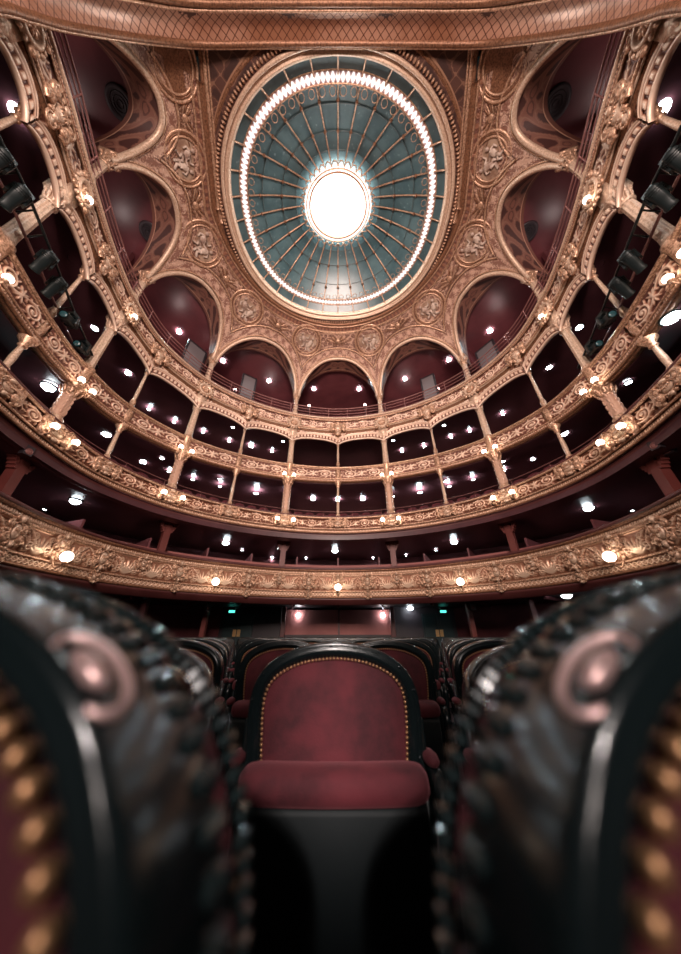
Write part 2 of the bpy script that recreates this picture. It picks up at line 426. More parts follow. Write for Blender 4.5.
# ------------------------------------------------------------------ ornaments (local: x along, z up, -y towards the house)
def volute(mb, cx, cz, r, d, a0, y=-.03, th=.035, turns=1.6, mat=0):
    p = spiral(cx, cz, r, r * .15, turns, a0, d, 26); mb.tube(np.c_[p[:, 0], np.full(26, y), p[:, 1]], np.linspace(th, th * .6, 26), 6, mat)
    mb.ell((p[-1, 0], y, p[-1, 1]), (th * 1.5, th * 1.3, th * 1.5), 6, 4, mat)
def petal(mb, cx, cz, ang, L, wd, y=-.03, th=.04, mat=0):
    R = np.array([[cos(ang), 0, -sin(ang)], [0, 1, 0], [sin(ang), 0, cos(ang)]])
    mb.ell((cx + L / 2 * cos(ang), y, cz + L / 2 * sin(ang)), (L / 2, th, wd), 8, 5, mat, R)
def cartouche(wd, ht, mats=('gold', 'gold_pale'), pend=True):
    mb = MB(); a = wd / 2; h = ht / 2
    mb.ell((0, -.03, 0), (a * .42, .10, h * .5), 12, 8, 1)
    t = np.linspace(0, 2 * pi, 28, endpoint=False); mb.tube(np.c_[a * .52 * np.cos(t), np.full(28, -.05), h * .62 * np.sin(t)], .028 * wd / .6, 6, 0, closed=True)
    for s in (-1, 1):
        volute(mb, s * a * .68, h * .38, a * .30, -s, pi / 2, -.06, .045 * wd / .6)
        volute(mb, s * a * .66, -h * .42, a * .28, s, -pi / 2, -.06, .045 * wd / .6)
        petal(mb, s * a * .5, 0, 0 if s > 0 else pi, a * .5, h * .12, -.03, .05)
        petal(mb, s * a * .25, h * .62, pi / 2 - s * .6, h * .42, a * .12, -.05, .06)
        petal(mb, s * a * .22, -h * .62, -pi / 2 + s * .6, h * .38, a * .12, -.05, .06)
    petal(mb, 0, h * .55, pi / 2, h * .55, a * .20, -.07, .08, 1); petal(mb, 0, -h * .55, -pi / 2, h * .5, a * .18, -.07, .08, 1)
    for k in range(-2, 3): mb.ell((k * a * .13, -.12, h * .0 + .02 * abs(k)), (a * .06, .04, h * .14), 6, 4, 0)
    return mb.mesh('cartouche', list(mats))
def rosette(r, mats=('gold', 'gold_pale', 'gold_dark')):
    mb = MB(); t = np.linspace(0, 2 * pi, 32, endpoint=False)
    P = np.array([[(q * cos(a), y, q * sin(a)) for a in t] for q, y in ((.02, -.02), (r * .5, -.02), (r * .56, -.11), (r * .68, -.13), (r * .78, -.10), (r * .80, .02))])
    mb.grid(P, 1, cv=True)
    mb.ell((0, -.04, 0), (r * .48, .03, r * .48), 16, 6, 2)
    for k in range(8): petal(mb, .05 * r * cos(k * pi / 4), .05 * r * sin(k * pi / 4), k * pi / 4, r * .44, r * .12, -.07, .05, 0)
    mb.ell((0, -.10, 0), (r * .13, .06, r * .13), 8, 6, 1)
    for k in range(4):
        a = pi / 4 + k * pi / 2; petal(mb, r * .74 * cos(a), r * .74 * sin(a), a, r * .52, r * .2, -.06, .07, 0)
        for s in (-1, 1): petal(mb, r * .74 * cos(a + s * .38), r * .74 * sin(a + s * .38), a + s * .5, r * .34, r * .12, -.05, .05, 1)
        a = k * pi / 2; mb.ell((r * .92 * cos(a), -.05, r * .92 * sin(a)), (r * .12, .06, r * .12), 8, 5, 1)
    return mb.mesh('rosette', list(mats))
def place(o, plan, s, z, off=0.0):
    x, y = plan.at(s, off); o.location = (x, y, z); o.rotation_euler = (0, 0, plan.rz(s)); return o
# ================================================================== THE SHELL
mb = MB()
gy = np.array([-8.0, .3, .75, 16, 22]); gz = np.array([0, 0, 0, -.06, -.06])
mb.grid(np.array([[(x, y, z) for y, z in zip(gy, gz)] for x in (-16, 0, 16)]))
struct(mb.obj('floor', 'floor', smooth=False), 'dark carpeted floor under the stalls seats')

q = np.linspace(-SEND, SEND, 160); mb = MB()
ring(mb, U, q, [(5.4, 0), (5.4, 16.6 + EY), (5.7, 16.6 + EY), (5.7, 0)], const(0.0))
struct(mb.obj('wall_back', 'wall', smooth=True), 'curved maroon wall at the back of every tier')

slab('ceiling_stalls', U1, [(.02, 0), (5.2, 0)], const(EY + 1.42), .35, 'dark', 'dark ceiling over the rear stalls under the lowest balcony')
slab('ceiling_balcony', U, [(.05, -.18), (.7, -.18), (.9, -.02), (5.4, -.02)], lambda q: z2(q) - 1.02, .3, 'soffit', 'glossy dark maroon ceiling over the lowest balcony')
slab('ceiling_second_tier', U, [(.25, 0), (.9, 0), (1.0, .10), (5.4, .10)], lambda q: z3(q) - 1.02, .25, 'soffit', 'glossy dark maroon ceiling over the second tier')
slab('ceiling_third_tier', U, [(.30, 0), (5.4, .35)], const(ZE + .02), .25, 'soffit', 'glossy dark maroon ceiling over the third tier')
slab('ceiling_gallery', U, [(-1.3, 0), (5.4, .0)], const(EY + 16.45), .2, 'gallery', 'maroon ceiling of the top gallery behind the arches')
slab('floor_gallery', U, [(.3, 0), (1.2, .0), (1.3, .5), (2.4, .5), (2.5, 1.0), (5.4, 1.0)], const(EY + 12.2), .05, 'wall', 'stepped floor of the top gallery')
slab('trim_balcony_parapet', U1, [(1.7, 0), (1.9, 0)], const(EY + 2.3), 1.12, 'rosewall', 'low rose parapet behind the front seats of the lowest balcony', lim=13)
mb = MB()
for s in np.linspace(-12, 12, 13):                                # partitions of the lowest balcony boxes
    x, y = U1.at(s, 3.4); a = U1.rz(s); mb.box((x, y, EY + 2.6), (.04, 1.5, 1.3), 0, [[cos(a), -sin(a), 0], [sin(a), cos(a), 0], [0, 0, 1]])
struct(mb.obj('wall_partitions', 'wall', smooth=False), 'maroon partitions between the boxes of the lowest balcony')
slab('trim_third_parapet', U, [(.55, 0), (.70, 0)], lambda q: z3(q) - .3, .62, 'rosewall', 'rose parapet behind the middle bays of the third front', lim=SP[1] - .1)
mb = MB(); q = np.linspace(-SEND, SEND, 160)                        # radial beams under the gallery ceiling
for s in MAIN:
    x, y = U.at(s, 3.4); a = U.rz(s); mb.box((x, y, EY + 15.9), (.10, 2.0, .6), 0, [[cos(a), -sin(a), 0], [sin(a), cos(a), 0], [0, 0, 1]])
struct(mb.obj('trim_gallery_beams', 'gallery', smooth=False), 'maroon beams across the top gallery ceiling')

# rear stalls: recessed rose wall between posts, doors, side walls
mb = MB(); mb.box((0, 18.6, EY + .55), (3.2, .08, .75)); struct(mb.obj('wall_recess', 'rosewall', smooth=False), 'lit rose wall panel between the two rear stalls posts')
mb = MB()
for x0, x1 in ((-10.5, -3.3), (3.3, 10.5)): mb.box(((x0 + x1) / 2, 18.2, EY + .3), ((x1 - x0) / 2, .08, 1.4))
struct(mb.obj('wall_rear', 'dark', smooth=False), 'dark rear wall of the stalls beside the rose recess')
mb = MB(); mb.box((0, 18.25, EY - .45), (3.3, .06, .45)); struct(mb.obj('trim_rear_parapet', 'dark', smooth=False), 'dark parapet under the rose wall panel')
for i, sx in enumerate((-1, 1)):
    m = MB(); m.box((0, -.05, 1.05), (.85, .05, 1.05)); m.box((0, -.09, 1.08), (.03, .02, 1.05), 1)
    for s in (-1, 1): m.box((s * .45, -.11, 1.1), (.30, .015, .85), 1)
    d = struct(m.obj('door_%d' % (i + 1), ['teal_dark', 'door'], smooth=False), 'dark teal double door in the rear stalls wall, ' + ('on the left' if sx < 0 else 'on the right')); d.location = (sx * 5.7, 18.12, 0)
    for s in (-1, 1):
        m = MB(); m.box((s * .12, -.14, 1.12), (.09, .02, .17)); m.obj('push_plate', 'brass', d, smooth=False)
for i, sx in enumerate((-1, 1)):                                  # teal-lit control windows at the sides of the second tier
    s = sx * (SP[5] + 1.5); m = MB(); m.box((0, 0, 0), (1.0, .05, .42)); m.box((0, -.06, 0), (.04, .04, .45)); m.box((0, -.06, .45), (1.05, .06, .05)); m.box((0, -.06, -.45), (1.05, .06, .05))
    for t in (-1, 1): m.box((t * 1.02, -.06, 0), (.05, .06, .48))
    wn = struct(m.obj('window_%d' % (i + 1), ['dark'], smooth=False), 'teal lit control window behind the second front, ' + ('left side' if sx < 0 else 'right side'))
    place(wn, U, s, float(z2(s)) + .35, 1.5)
    for t in (-1, 1):
        g = MB(); g.box((t * .5, -.065, 0), (.44, .012, .38)); g.obj('pane', 'tealglass', wn, smooth=False)

# ------------------------------------------------------------------ the arched vault
ZS = EY + 14.2; ZF = EY + 17.15; FC = (0, 5.2); FA = (5.72, 5.5); FY0 = .78
def xb(y): return FA[0] - .248 * max(FC[1] - y, 0)
def Fpt(q):
    p = U.at(q); d = p - np.array(FC); k = 1 / np.sqrt((d[..., 0] / FA[0]) ** 2 + (d[..., 1] / FA[1]) ** 2)
    k2 = FA[0] / np.maximum(np.abs(d[..., 0]) - .248 * d[..., 1], 1e-6); k = np.where(d[..., 1] < 0, k2, k)
    return np.array(FC) + d * k[..., None]
def fa(t): return .5 * t + .5 * (1 - np.cos(t * pi / 2))
def fb(t): return .5 * t + .5 * np.sin(t * pi / 2)
def Vp(q, t):
    q = np.asarray(q, float); t = np.asarray(t, float); a = U.at(q); f = Fpt(q); k = fa(t)[..., None]
    return np.concatenate([a + (f - a) * k, (ZS + (ZF - ZS) * fb(t))[..., None]], -1)
TA = .585
def tarch(w): return TA * np.clip(1 - np.abs(w / .955) ** 2.3, 0, 1) ** .5
BAYS = list(zip(MAIN[:-1], MAIN[1:]))
def bayL(a, b): return 4.9 if abs(a + b) < 1 else 4.3
def arch2d(a, b, d=0.0, n=64):
    """the arch edge of a bay pushed out by d metres, as (s, t)"""
    w = np.sin(np.linspace(-pi / 2, pi / 2, n)) * .955; hw = (b - a) / 2; L = bayL(a, b)
    x = w * hw; y = tarch(w) * L; tx = np.gradient(x); ty = np.gradient(y); l = np.hypot(tx, ty) + 1e-9
    X_ = x - ty / l * d; Y_ = y + tx / l * d; ok = (np.abs(X_) < hw) & (Y_ > -.01)
    return (a + b) / 2 + X_[ok], Y_[ok] / L
mbv = MB(); mbi = MB()
for a, b in BAYS:
    hw = (b - a) / 2; L = bayL(a, b); w = np.linspace(-1, 1, 65); v = np.linspace(0, 1, 22)
    ta = tarch(w); T = ta[:, None] + (1 - ta[:, None]) * v[None]; Q = np.repeat(((a + b) / 2 + w * hw)[:, None], 22, 1)
    P = Vp(Q, T); s_, t_ = arch2d(a, b, 0, 120); e = np.full(Q.shape, 9.0)
    for k in range(len(s_)): e = np.minimum(e, np.hypot(Q - s_[k], (T - t_[k]) * L))
    mbv.grid(P, pat=np.stack([Q, e, (1 - T) * L], -1), rel=np.full(Q.shape, .5))
    # intrados
    s_, t_ = arch2d(a, b, 0, 60); E = Vp(s_, t_); rows = []; pt = []
    arc = np.r_[0, np.cumsum(np.linalg.norm(np.diff(E, axis=0), axis=1))]
    for d in np.linspace(0, 1.05, 6):
        N = np.stack([np.interp(s_, U.S, U.N[:, 0]), np.interp(s_, U.S, U.N[:, 1])], -1)
        rows.append(E + np.c_[N * d, np.zeros(len(E))]); pt.append(np.c_[arc, np.full(len(E), d), np.full(len(E), arc[-1])])
    mbi.grid(np.stack(rows, 1), pat=np.stack(pt, 1))
def f_vault(p):
    u, e, g = sep(attr('pat').outputs['Vector'])
    co = texco(); nz = noise(co, 3.2, 5, .6); fine = noise(co, 11, 4, .6); v1 = voro(co, 3.0); v2 = voro(co, 6.5)
    arab = (v1 * 9 + nz * 7).sin(); arab2 = (v2 * 16 + fine * 9).sin()
    field = mix(arab2.step(-.5, .6), (.13, .05, .034), (.36, .19, .13))
    field = mix((arab * fine).step(.25, .42), field, (.60, .37, .27))
    # archivolt: interlaced lozenges between lines
    d = ((u * 9.0).sin() * (e * 12.0).sin() + arab2 * .45)
    band = mix(d.step(-.2, .3), (.27, .12, .083), (.62, .38, .28))
    band = mix(fine.step(.56, .66), band, (.78, .54, .41))
    c = mix(e.lt(.60), field, band)
    def stripe(c, x, a, b, col): return mix(x.gt(a) * x.lt(b), c, col)
    for a, b, col in ((.0, .07, (.70, .45, .32)), (.07, .10, (.10, .035, .022)), (.56, .61, (.12, .045, .03)), (.61, .68, (.66, .43, .32)), (.68, .72, (.13, .05, .032)), (.80, .83, (.52, .30, .21)), (.83, .85, (.15, .06, .04))):
        c = stripe(c, e, a, b, col)
    c2 = mix((u * 18).sin().gt(0.0), (.30, .13, .075), (.16, .06, .04))
    c = mix(g.lt(.42) * g.gt(.12), c, c2)
    for a, b, col in ((.0, .05, (.55, .30, .18)), (.05, .12, (.13, .05, .03)), (.42, .47, (.60, .36, .24)), (.47, .50, (.12, .045, .03)), (.60, .63, (.50, .29, .2))): c = stripe(c, g, a, b, col)
    setc(p, c); bump(p, arab2 * .5 + fine, .45, .04)
M['vault'] = material('painted_vault', rough=.5, metal=.12, fn=f_vault)
def f_intr(p):
    u, d, L = sep(attr('pat').outputs['Vector']); co = texco(); nz = noise(co, 4.5, 4, .6)
    a = (((u * 2.1).sin() * 1.6 + (d * 4.2).sin() * 1.4 + nz * 5.5)).sin()
    f2 = noise(co, 12, 3, .6); uu = (u - L * .5).abs(); b2 = (uu * 4.0 + (d * 5.0).sin() * 1.7).sin() * (d * 6.2 + (uu * 3.1).sin() * 1.7 + f2).sin(); c = mix(b2.step(.25, .42), (.17, .07, .05), (.055, .019, .016)); c = mix(b2.abs().lt(.07), c, (.21, .10, .07)); c = mix((b2 + .62).abs().lt(.12), c, (.09, .032, .025))
    for x, y, col in ((0, .10, (.62, .40, .28)), (.10, .14, (.10, .035, .025)), (.90, .93, (.45, .25, .17)), (.93, 1.05, (.14, .05, .035))): c = mix(d.gt(x) * d.lt(y), c, col)
    setc(p, c)
M['intrados'] = material('painted_arch_soffit', rough=.5, fn=f_intr)
vault = struct(mbv.obj('ceiling', 'vault'), 'painted and gilded vault with arches around the glass dome')
mbi.obj('arch_soffit', 'intrados', vault)
mb = MB()
for a, b in BAYS:
    s_, t_ = arch2d(a, b, .0, 60); mb.tube(Vp(s_, t_) + (0, 0, -.03), .10, 8, 1)
    s_, t_ = arch2d(a, b, .64, 60)
    if len(s_) > 4: mb.tube(Vp(s_, t_) + (0, 0, -.01), .05, 6, 0)
    s_, t_ = arch2d(a, b, .14, 60); mb.tube(Vp(s_, t_) + (0, 0, -.01), .035, 6, 0)
mb.obj('arch_moulding', ['gold', 'gold_pale'], vault)
q = np.linspace(-SEND, SEND, 240); mb = MB()
for t, r, m_ in ((.995, .11, 1), (.965, .05, 0), (.90, .04, 0)): mb.tube(Vp(q, np.full(240, t)) + (0, 0, -.03), r, 6, m_)
mb.obj('frame_moulding', ['gold', 'gold_dark'], vault)

# ------------------------------------------------------------------ roundels on the vault and winged ornaments between them
def f_paint(p):
    co = texco(); n1 = noise(co, 2.6, 4, .6); n2 = noise(co, 7, 4)
    c = mix(n1.step(.38, .62), (.26, .145, .095), (.46, .31, .22)); setc(p, mix(n2.step(.55, .7), c, (.24, .13, .09)))
M['painting'] = material('painted_roundel', rough=.55, fn=f_paint)
M['figure'] = material('pale_painted_figure', rough=.55, fn=lambda p: setc(p, mix(noise(texco(), 5, 3).step(.35, .65), (.36, .23, .18), (.66, .51, .42))))
def roundel_meshes():
    mf = MB(); t = np.linspace(0, 2 * pi, 40, endpoint=False)
    for r, th, m_ in ((1.0, .07, 0), (.90, .035, 1), (.80, .05, 0)): mf.tube(np.c_[r * np.cos(t), r * np.sin(t), np.full(40, .03)], th, 6, m_, closed=True)
    mf.grid(np.array([[(r * cos(a), r * sin(a), z) for a in t] for r, z in ((.8, .02), (1.0, .02))]), 2, cv=True)
    mp = MB(); mp.grid(np.array([[(r * cos(a), r * sin(a), .015) for a in t] for r in (.01, .4, .8)]), 0, cv=True)
    # a generic reclining pair: torsos, heads, limbs
    g = MB()
    def limb(p, r): g.tube(np.array(p), np.linspace(r, r * .65, len(p)), 8)
    for sx, ox, oz in ((1, -.22, .08), (-1, .26, -.10)):
        R = [[cos(.5 * sx), -sin(.5 * sx), 0], [sin(.5 * sx), cos(.5 * sx), 0], [0, 0, 1]]
        g.ell((ox, oz, .05), (.15, .24, .07), 10, 6, 0, R); g.ell((ox - .14 * sx, oz + .31, .06), (.095, .105, .07), 8, 6)
        limb([(ox + .02, oz - .18, .05), (ox + .25 * sx, oz - .26, .07), (ox + .22 * sx, oz - .50, .05)], .085)
        limb([(ox - .04, oz - .18, .05), (ox + .10 * sx, oz - .38, .07), (ox - .10 * sx, oz - .52, .05)], .085)
        limb([(ox + .08 * sx, oz + .14, .06), (ox + .30 * sx, oz + .10, .08), (ox + .36 * sx, oz + .28, .06)], .055)
        limb([(ox - .12 * sx, oz + .14, .06), (ox - .28 * sx, oz, .07), (ox - .20 * sx, oz - .16, .06)], .055)
    return mf.mesh('frame', ['gold', 'gold_dark', 'relief']), mp.mesh('painting', 'painting'), g.mesh('painted_figure', 'figure')
RM = roundel_meshes()
def basis(q, t):
    from mathutils import Matrix, Vector
    p = Vp(q, t); du = Vp(q + .05, t) - Vp(q - .05, t); dv = Vp(q, t + .01) - Vp(q, t - .01)
    X_ = Vector(du).normalized(); N = X_.cross(Vector(dv)).normalized()
    if N.z > 0: N = -N
    Y_ = N.cross(X_).normalized()
    if Y_.dot(Vector(dv)) < 0: X_, Y_ = -X_, -Y_
    return Matrix(((X_.x, Y_.x, N.x, p[0]), (X_.y, Y_.y, N.y, p[1]), (X_.z, Y_.z, N.z, p[2]), (0, 0, 0, 1)))
for i, s in enumerate(MAIN):
    t = .752; o = thing('ceiling_roundel', 'gilt framed painted roundel on the vault, ' + ['cut by the left end of the proscenium band', 'nearest the left side of the dome', 'low on the left of the dome', 'below left of the dome', 'under the dome, left of its middle',
        'under the dome, right of its middle', 'below right of the dome', 'low on the right of the dome', 'nearest the right side of the dome', 'cut by the right end of the proscenium band'][i], 'roundel', group='painted roundels around the dome')
    o.matrix_world = basis(s, t); sc = .92 if i in (2, 3, 4, 5, 6, 7) else .80
    o.scale = (sc, sc, sc)
    if i not in (0, 9):
        for me in RM: link(me.name, me, o)
    else:
        link('frame', RM[0], o); me = RM[1].copy(); me.materials[0] = M['gold_dark']; link('painting', me, o)
def wing_mesh():
    g = MB()
    for sx in (-1, 1):
        for k in range(5):
            a = pi / 2 - sx * (1.0 - .16 * k); R = [[cos(a), -sin(a), 0], [sin(a), cos(a), 0], [0, 0, 1]]; L = .95 - .1 * k
            g.ell((sx * .10 + L / 2 * cos(a), -.25 + .13 * k + L / 2 * sin(a) * .5, .04), (L / 2, .055, .04), 8, 5, k % 2, R)
    g.ell((0, -.05, .06), (.16, .30, .09), 8, 6, 1); g.ell((0, .30, .06), (.09, .10, .07), 8, 5, 1)
    for sx in (-1, 1):
        p = spiral(sx * .22, -.45, .16, .03, 1.4, pi / 2, sx, 20); g.tube(np.c_[p, np.full(20, .03)], .03, 5, 0)
    return g.mesh('winged_ornament', ['gold_dark', 'gold'])
WM = wing_mesh()
for a, b in BAYS:
    for c in ((a + b) / 2,):
        o = link('winged_ornament', WM, vault); o.matrix_world = basis(c, .80); k = .62 if b - a > 3.5 else .5; o.scale = (k * 1.7, k * .8, k)
def panel_lines(mbx, q0, q1, t0, t1):
    qa = np.linspace(q0, q1, 20)
    for t in (t0, t1): mbx.tube(Vp(qa, np.full(20, t)) + (0, 0, -.01), .022, 4)
mb = MB()
for a, b in BAYS:
    m_ = (a + b) / 2; h = (b - a) / 2
    if h > 1.6: panel_lines(mb, m_ - h + 1.25, m_ + h - 1.25, .70, .885)
mb.obj('panel_moulding', 'gold', vault)

# ------------------------------------------------------------------ flat frame between the vault and the dome
DC = (0, 5.72); DA = (5.10, 4.60); ZD = ZF + .12
n = 160; th = np.linspace(0, 2 * pi, n, endpoint=False)
def ek(a): return (np.abs(np.cos(a)) ** 2.2 + np.abs(np.sin(a)) ** 2.2) ** (-1 / 2.2)
def DX(a): return DA[0] * np.cos(a) * ek(a)
def DY(a): return DA[1] * np.sin(a) * ek(a)
def ell_pt(r, a): return np.stack([DC[0] + DX(a) * r, DC[1] + DY(a) * r], -1)
def outer_pt(a):
    d = np.stack([DX(a), DY(a)], -1); out = []
    for (dx, dy) in d:
        best = None
        for k in np.linspace(.9, 2.2, 400):
            x = DC[0] + dx * k; y = DC[1] + dy * k
            ins = (abs(x) <= xb(y) + .02 and FY0 <= y <= FC[1]) or (y > FC[1] and (x / FA[0]) ** 2 + ((y - FC[1]) / FA[1]) ** 2 <= 1.004)
            if ins: best = (x, y)
            else: break
        out.append(best or (DC[0] + dx, DC[1] + dy))
    return np.array(out)
OP = outer_pt(th); IP = ell_pt(1.0, th)
P = np.stack([np.c_[OP * (1 - k) + IP * k, np.full(n, ZF + .02)] for k in np.linspace(0, 1, 7)], 1)
dist = np.linalg.norm(OP - IP, axis=1)
mb = MB(); mb.grid(P, cu=True, pat=np.stack([np.stack([th * 5, (1 - k) * dist, k * dist], -1) for k in np.linspace(0, 1, 7)], 1))
def f_frame(p):
    u, e, g = sep(attr('pat').outputs['Vector']); co = texco(); x, y, z = sep(co); nz = noise(co, 9, 3); a = (x.abs() * 5.0 + (y * 5.5).sin() * 1.8 + nz).sin() * (y * 6.0 + (x.abs() * 4.5).sin() * 1.8).sin(); c = mix(a.step(.3, .5), (.085, .033, .023), (.045, .017, .013)); c = mix(a.abs().lt(.07), c, (.20, .095, .06))
    for x, y, col in ((.0, .10, (.17, .07, .04)), (.10, .14, (.42, .24, .15)), (.55, .60, (.30, .15, .09))): c = mix(e.gt(x) * e.lt(y), c, col)
    setc(p, c)
M['framepanel'] = material('dark_painted_panel', rough=.5, fn=f_frame)
mb.obj('dome_surround', 'framepanel', vault)
mb = MB()
for off, r, m_ in ((.06, .08, 1), (.30, .04, 0), (.18, .06, 0)):
    c = FA[0] - off; c2 = xb(FY0 + off) - off; path = [(-c, FC[1] + .5), (-c, FC[1]), (-c2, FY0 + off), (c2, FY0 + off), (c, FC[1]), (c, FC[1] + .5)]
    for p0, p1 in zip(path[:-1], path[1:]):
        k = max(2, int(hypot(p1[0] - p0[0], p1[1] - p0[1]) / .16)); pp = np.linspace(p0, p1, k); rr = np.full(k, r)
        if off == .18: rr = r * (1 + .35 * (np.arange(k) % 2))
        mb.tube(np.c_[pp, np.full(k, ZF - .0)], rr, 6, m_)
mb.obj('rectangle_moulding', ['gold', 'gold_dark'], vault)

# ------------------------------------------------------------------ the glass dome
dome = thing('glass_dome', 'teal glass dome with gilt ribs and a ring of white lights over the hall', 'dome', (DC[0], DC[1], ZD))
def el(r, z, n=160): a = np.linspace(0, 2 * pi, n, endpoint=False); return np.c_[DX(a) * r, DY(a) * r, np.full(n, z)]
def rr_(pts): return np.stack(pts, 1)
mb = MB()
mb.grid(rr_([el(1.032, -.03), el(1.03, -.14), el(1.018, -.19), el(1.006, -.14), el(.998, -.02), el(.985, -.02), el(.978, -.07), el(.968, -.02), el(.960, .25)]), 0, cu=True)
a = np.arange(150) * 2 * pi / 150
mb.obj('frame', ['gold_pale'], dome)
mb = MB()
for k, r in ((240, 1.055),):
    for j in range(k):
        a0 = 2 * pi * j / k; mb.ell((DX(a0) * r, DY(a0) * r, -.14), (.085, .048, .07), 6, 4, 0, [[cos(a0), -sin(a0), 0], [sin(a0), cos(a0), 0], [0, 0, 1]])
mb.tube(el(1.10, -.05), .075, 8, 1, closed=True); mb.tube(el(1.128, -.04), .035, 6, 0, closed=True)
mb.obj('leaf_moulding', ['gold', 'gold_dark'], dome)
RI = .335; DH = 2.15
def dz(r): return .18 + DH * (1 - (r / .97) ** 2.2)
def f_glass(p):
    u, r, _ = sep(attr('pat').outputs['Vector']); co = texco(); nz = noise(co, .9, 4, .6); n2 = noise(co, 6, 4)
    c = mix(nz.step(.3, .72), (.042, .085, .098), (.095, .160, .175)); c = mix(n2.step(.62, .74), c, (.17, .25, .27)); setc(p, c)
M['glass'] = material('teal_dome_glass', rough=.30, fn=f_glass)
mb = MB(); rs = np.linspace(.97, RI - .05, 14)
mb.grid(rr_([el(r, dz(r)) for r in rs]), 0, cu=True, pat=rr_([np.c_[np.arange(160) / 160, np.full(160, r), np.zeros(160)] for r in rs]))
mb.obj('glazing', 'glass', dome)
NR = 32
for k in range(NR):
    a0 = 2 * pi * (k + .5) / NR - pi / 2 + pi / NR; r = np.linspace(.975, RI, 14); mb = MB()
    path = np.c_[DX(a0) * r, DY(a0) * r, dz(r) - .10]; mb.tube(path, .032, 6)
    for c in (.86, .74, .55):
        mb.ell((DX(a0) * c, DY(a0) * c, dz(c) - .13), (.075, .075, .07), 6, 4, 1)
    mb.obj('rib', ['gold', 'gold_dark'], dome)
M['hoop'] = material('dark_glazing_bar', (.10, .12, .12), .4, .4)
for r in (.72, .55, .42):
    mb = MB(); mb.tube(el(r, dz(r) - .03), .016, 4, closed=True); mb.obj('hoop', 'hoop', dome)
def f_lights(p):
    u, r, _ = sep(attr('pat').outputs['Vector'])
    a = (u * 150).frac() - .5; b = r - .5
    dia = (a.abs() * 1.0 + b.abs() * 1.05).lt(.50); dot = ((a.abs() - .5).abs() + (b.abs() - .5).abs() * 1.0).lt(.24)
    c = mix(dia, (.55, .42, .42), (.95, .95, .92)); c = mix(dot, c, (.25, .05, .06)); setc(p, c)
    X.nt.links.new(c, p.inputs['Emission Color'])
    setc(p, dia * .75 + .25 * (1 - dot), 'Emission Strength')
M['ringlights'] = material('lit_glass_ring', rough=.4, fn=f_lights)
mb = MB(); ro, ri = .90, .835; nn = 336; aa = np.arange(nn + 1) / nn * 2 * pi
g = lambda r, z: np.c_[DX(aa) * r, DY(aa) * r, np.full(nn + 1, z)]
zz = dz(.85) - .22
mb.grid(rr_([g(ro, zz + .02), g((ro + ri) / 2, zz - .03), g(ri, zz + .02)]), 0, pat=rr_([np.c_[aa / (2 * pi), np.full(nn + 1, v), np.zeros(nn + 1)] for v in (0, .5, 1)]))
mb.obj('light_ring', 'ringlights', dome)
mb = MB()
for r in (ro, ri): mb.tube(g(r, zz)[:-1], .03, 5, closed=True)
for k in range(64):
    a0 = 2 * pi * (k + .5) / 64; c = ri - .035; t = np.linspace(0, 2 * pi, 10, endpoint=False)
    ce = np.array([DX(a0) * c, DY(a0) * c, zz]); tx = np.array([-sin(a0), cos(a0), 0]); rx = np.array([cos(a0), sin(a0), 0])
    mb.tube(ce + .12 * (np.cos(t)[:, None] * tx + np.sin(t)[:, None] * rx), .014, 4, closed=True)
mb.obj('ring_scrollwork', 'gold', dome)

# ------------------------------------------------------------------ the chandelier bowl
ch = thing('chandelier', 'large glowing white bowl chandelier with scalloped crown at the centre of the dome', 'chandelier', (DC[0], DC[1], ZD + 1.75))
M['bowl'] = material('glowing_chandelier_glass', (.9, .95, .95), .3, emit=(.93, 1.0, .98), estr=20)
M['crownglow'] = material('glowing_crown_glass', (.9, .85, .85), .3, emit=(1, .90, .88), estr=1.7)
rx, ry = DA[0] * RI, DA[1] * RI * .97
def ec(r, z, n=96): a = np.linspace(0, 2 * pi, n, endpoint=False); return np.c_[rx * r * np.cos(a), ry * r * np.sin(a), np.full(n, z)]
mb = MB(); mb.grid(rr_([ec(.80, .05), ec(.72, -.12), ec(.52, -.26), ec(.3, -.36), ec(.02, -.40)]), 0, cu=True); mb.obj('bowl', 'bowl', ch)
mb = MB(); mb.grid(rr_([ec(1.0, .14), ec(.95, .02), ec(.86, .10)]), 0, cu=True); mb.obj('crown', 'crownglow', ch)
mb = MB(); t = np.linspace(0, pi, 9)
for k in range(36):
    a0 = 2 * pi * k / 36; a1 = a0 + 2 * pi / 36
    aa = a0 + (a1 - a0) * t / pi; rr2 = 1.0 + .10 * np.sin(t); mb.tube(np.c_[rx * rr2 * np.cos(aa), ry * rr2 * np.sin(aa), np.full(9, .02)], .028, 5, 0)
    mb.ell((rx * cos(a0), ry * sin(a0), -.02), (.06, .06, .06), 6, 4, 1)
mb.tube(ec(.93, -.02), .04, 6, 0, closed=True)
mb.obj('scalloped_rim', ['gold', 'gold_pale'], ch)
mb = MB()
for k in range(26):
    a0 = 2 * pi * k / 26; c = (.42, .62)[k % 2]; mb.ell((rx * c * cos(a0), ry * c * sin(a0), -.24 - .10 * (k % 2 == 0)), (.04, .04, .05), 6, 4)
mb.obj('bead_drops', 'gold', ch)
mb = MB(); mb.tube(ec(.84, .03), .05, 6, closed=True); mb.obj('bowl_rim', 'gold_dark', ch)
mb = MB(); mb.tube(np.array([(0, 0, -.1), (0, 0, .8)]), .06, 8); mb.obj('rod', 'gold_dark', ch)

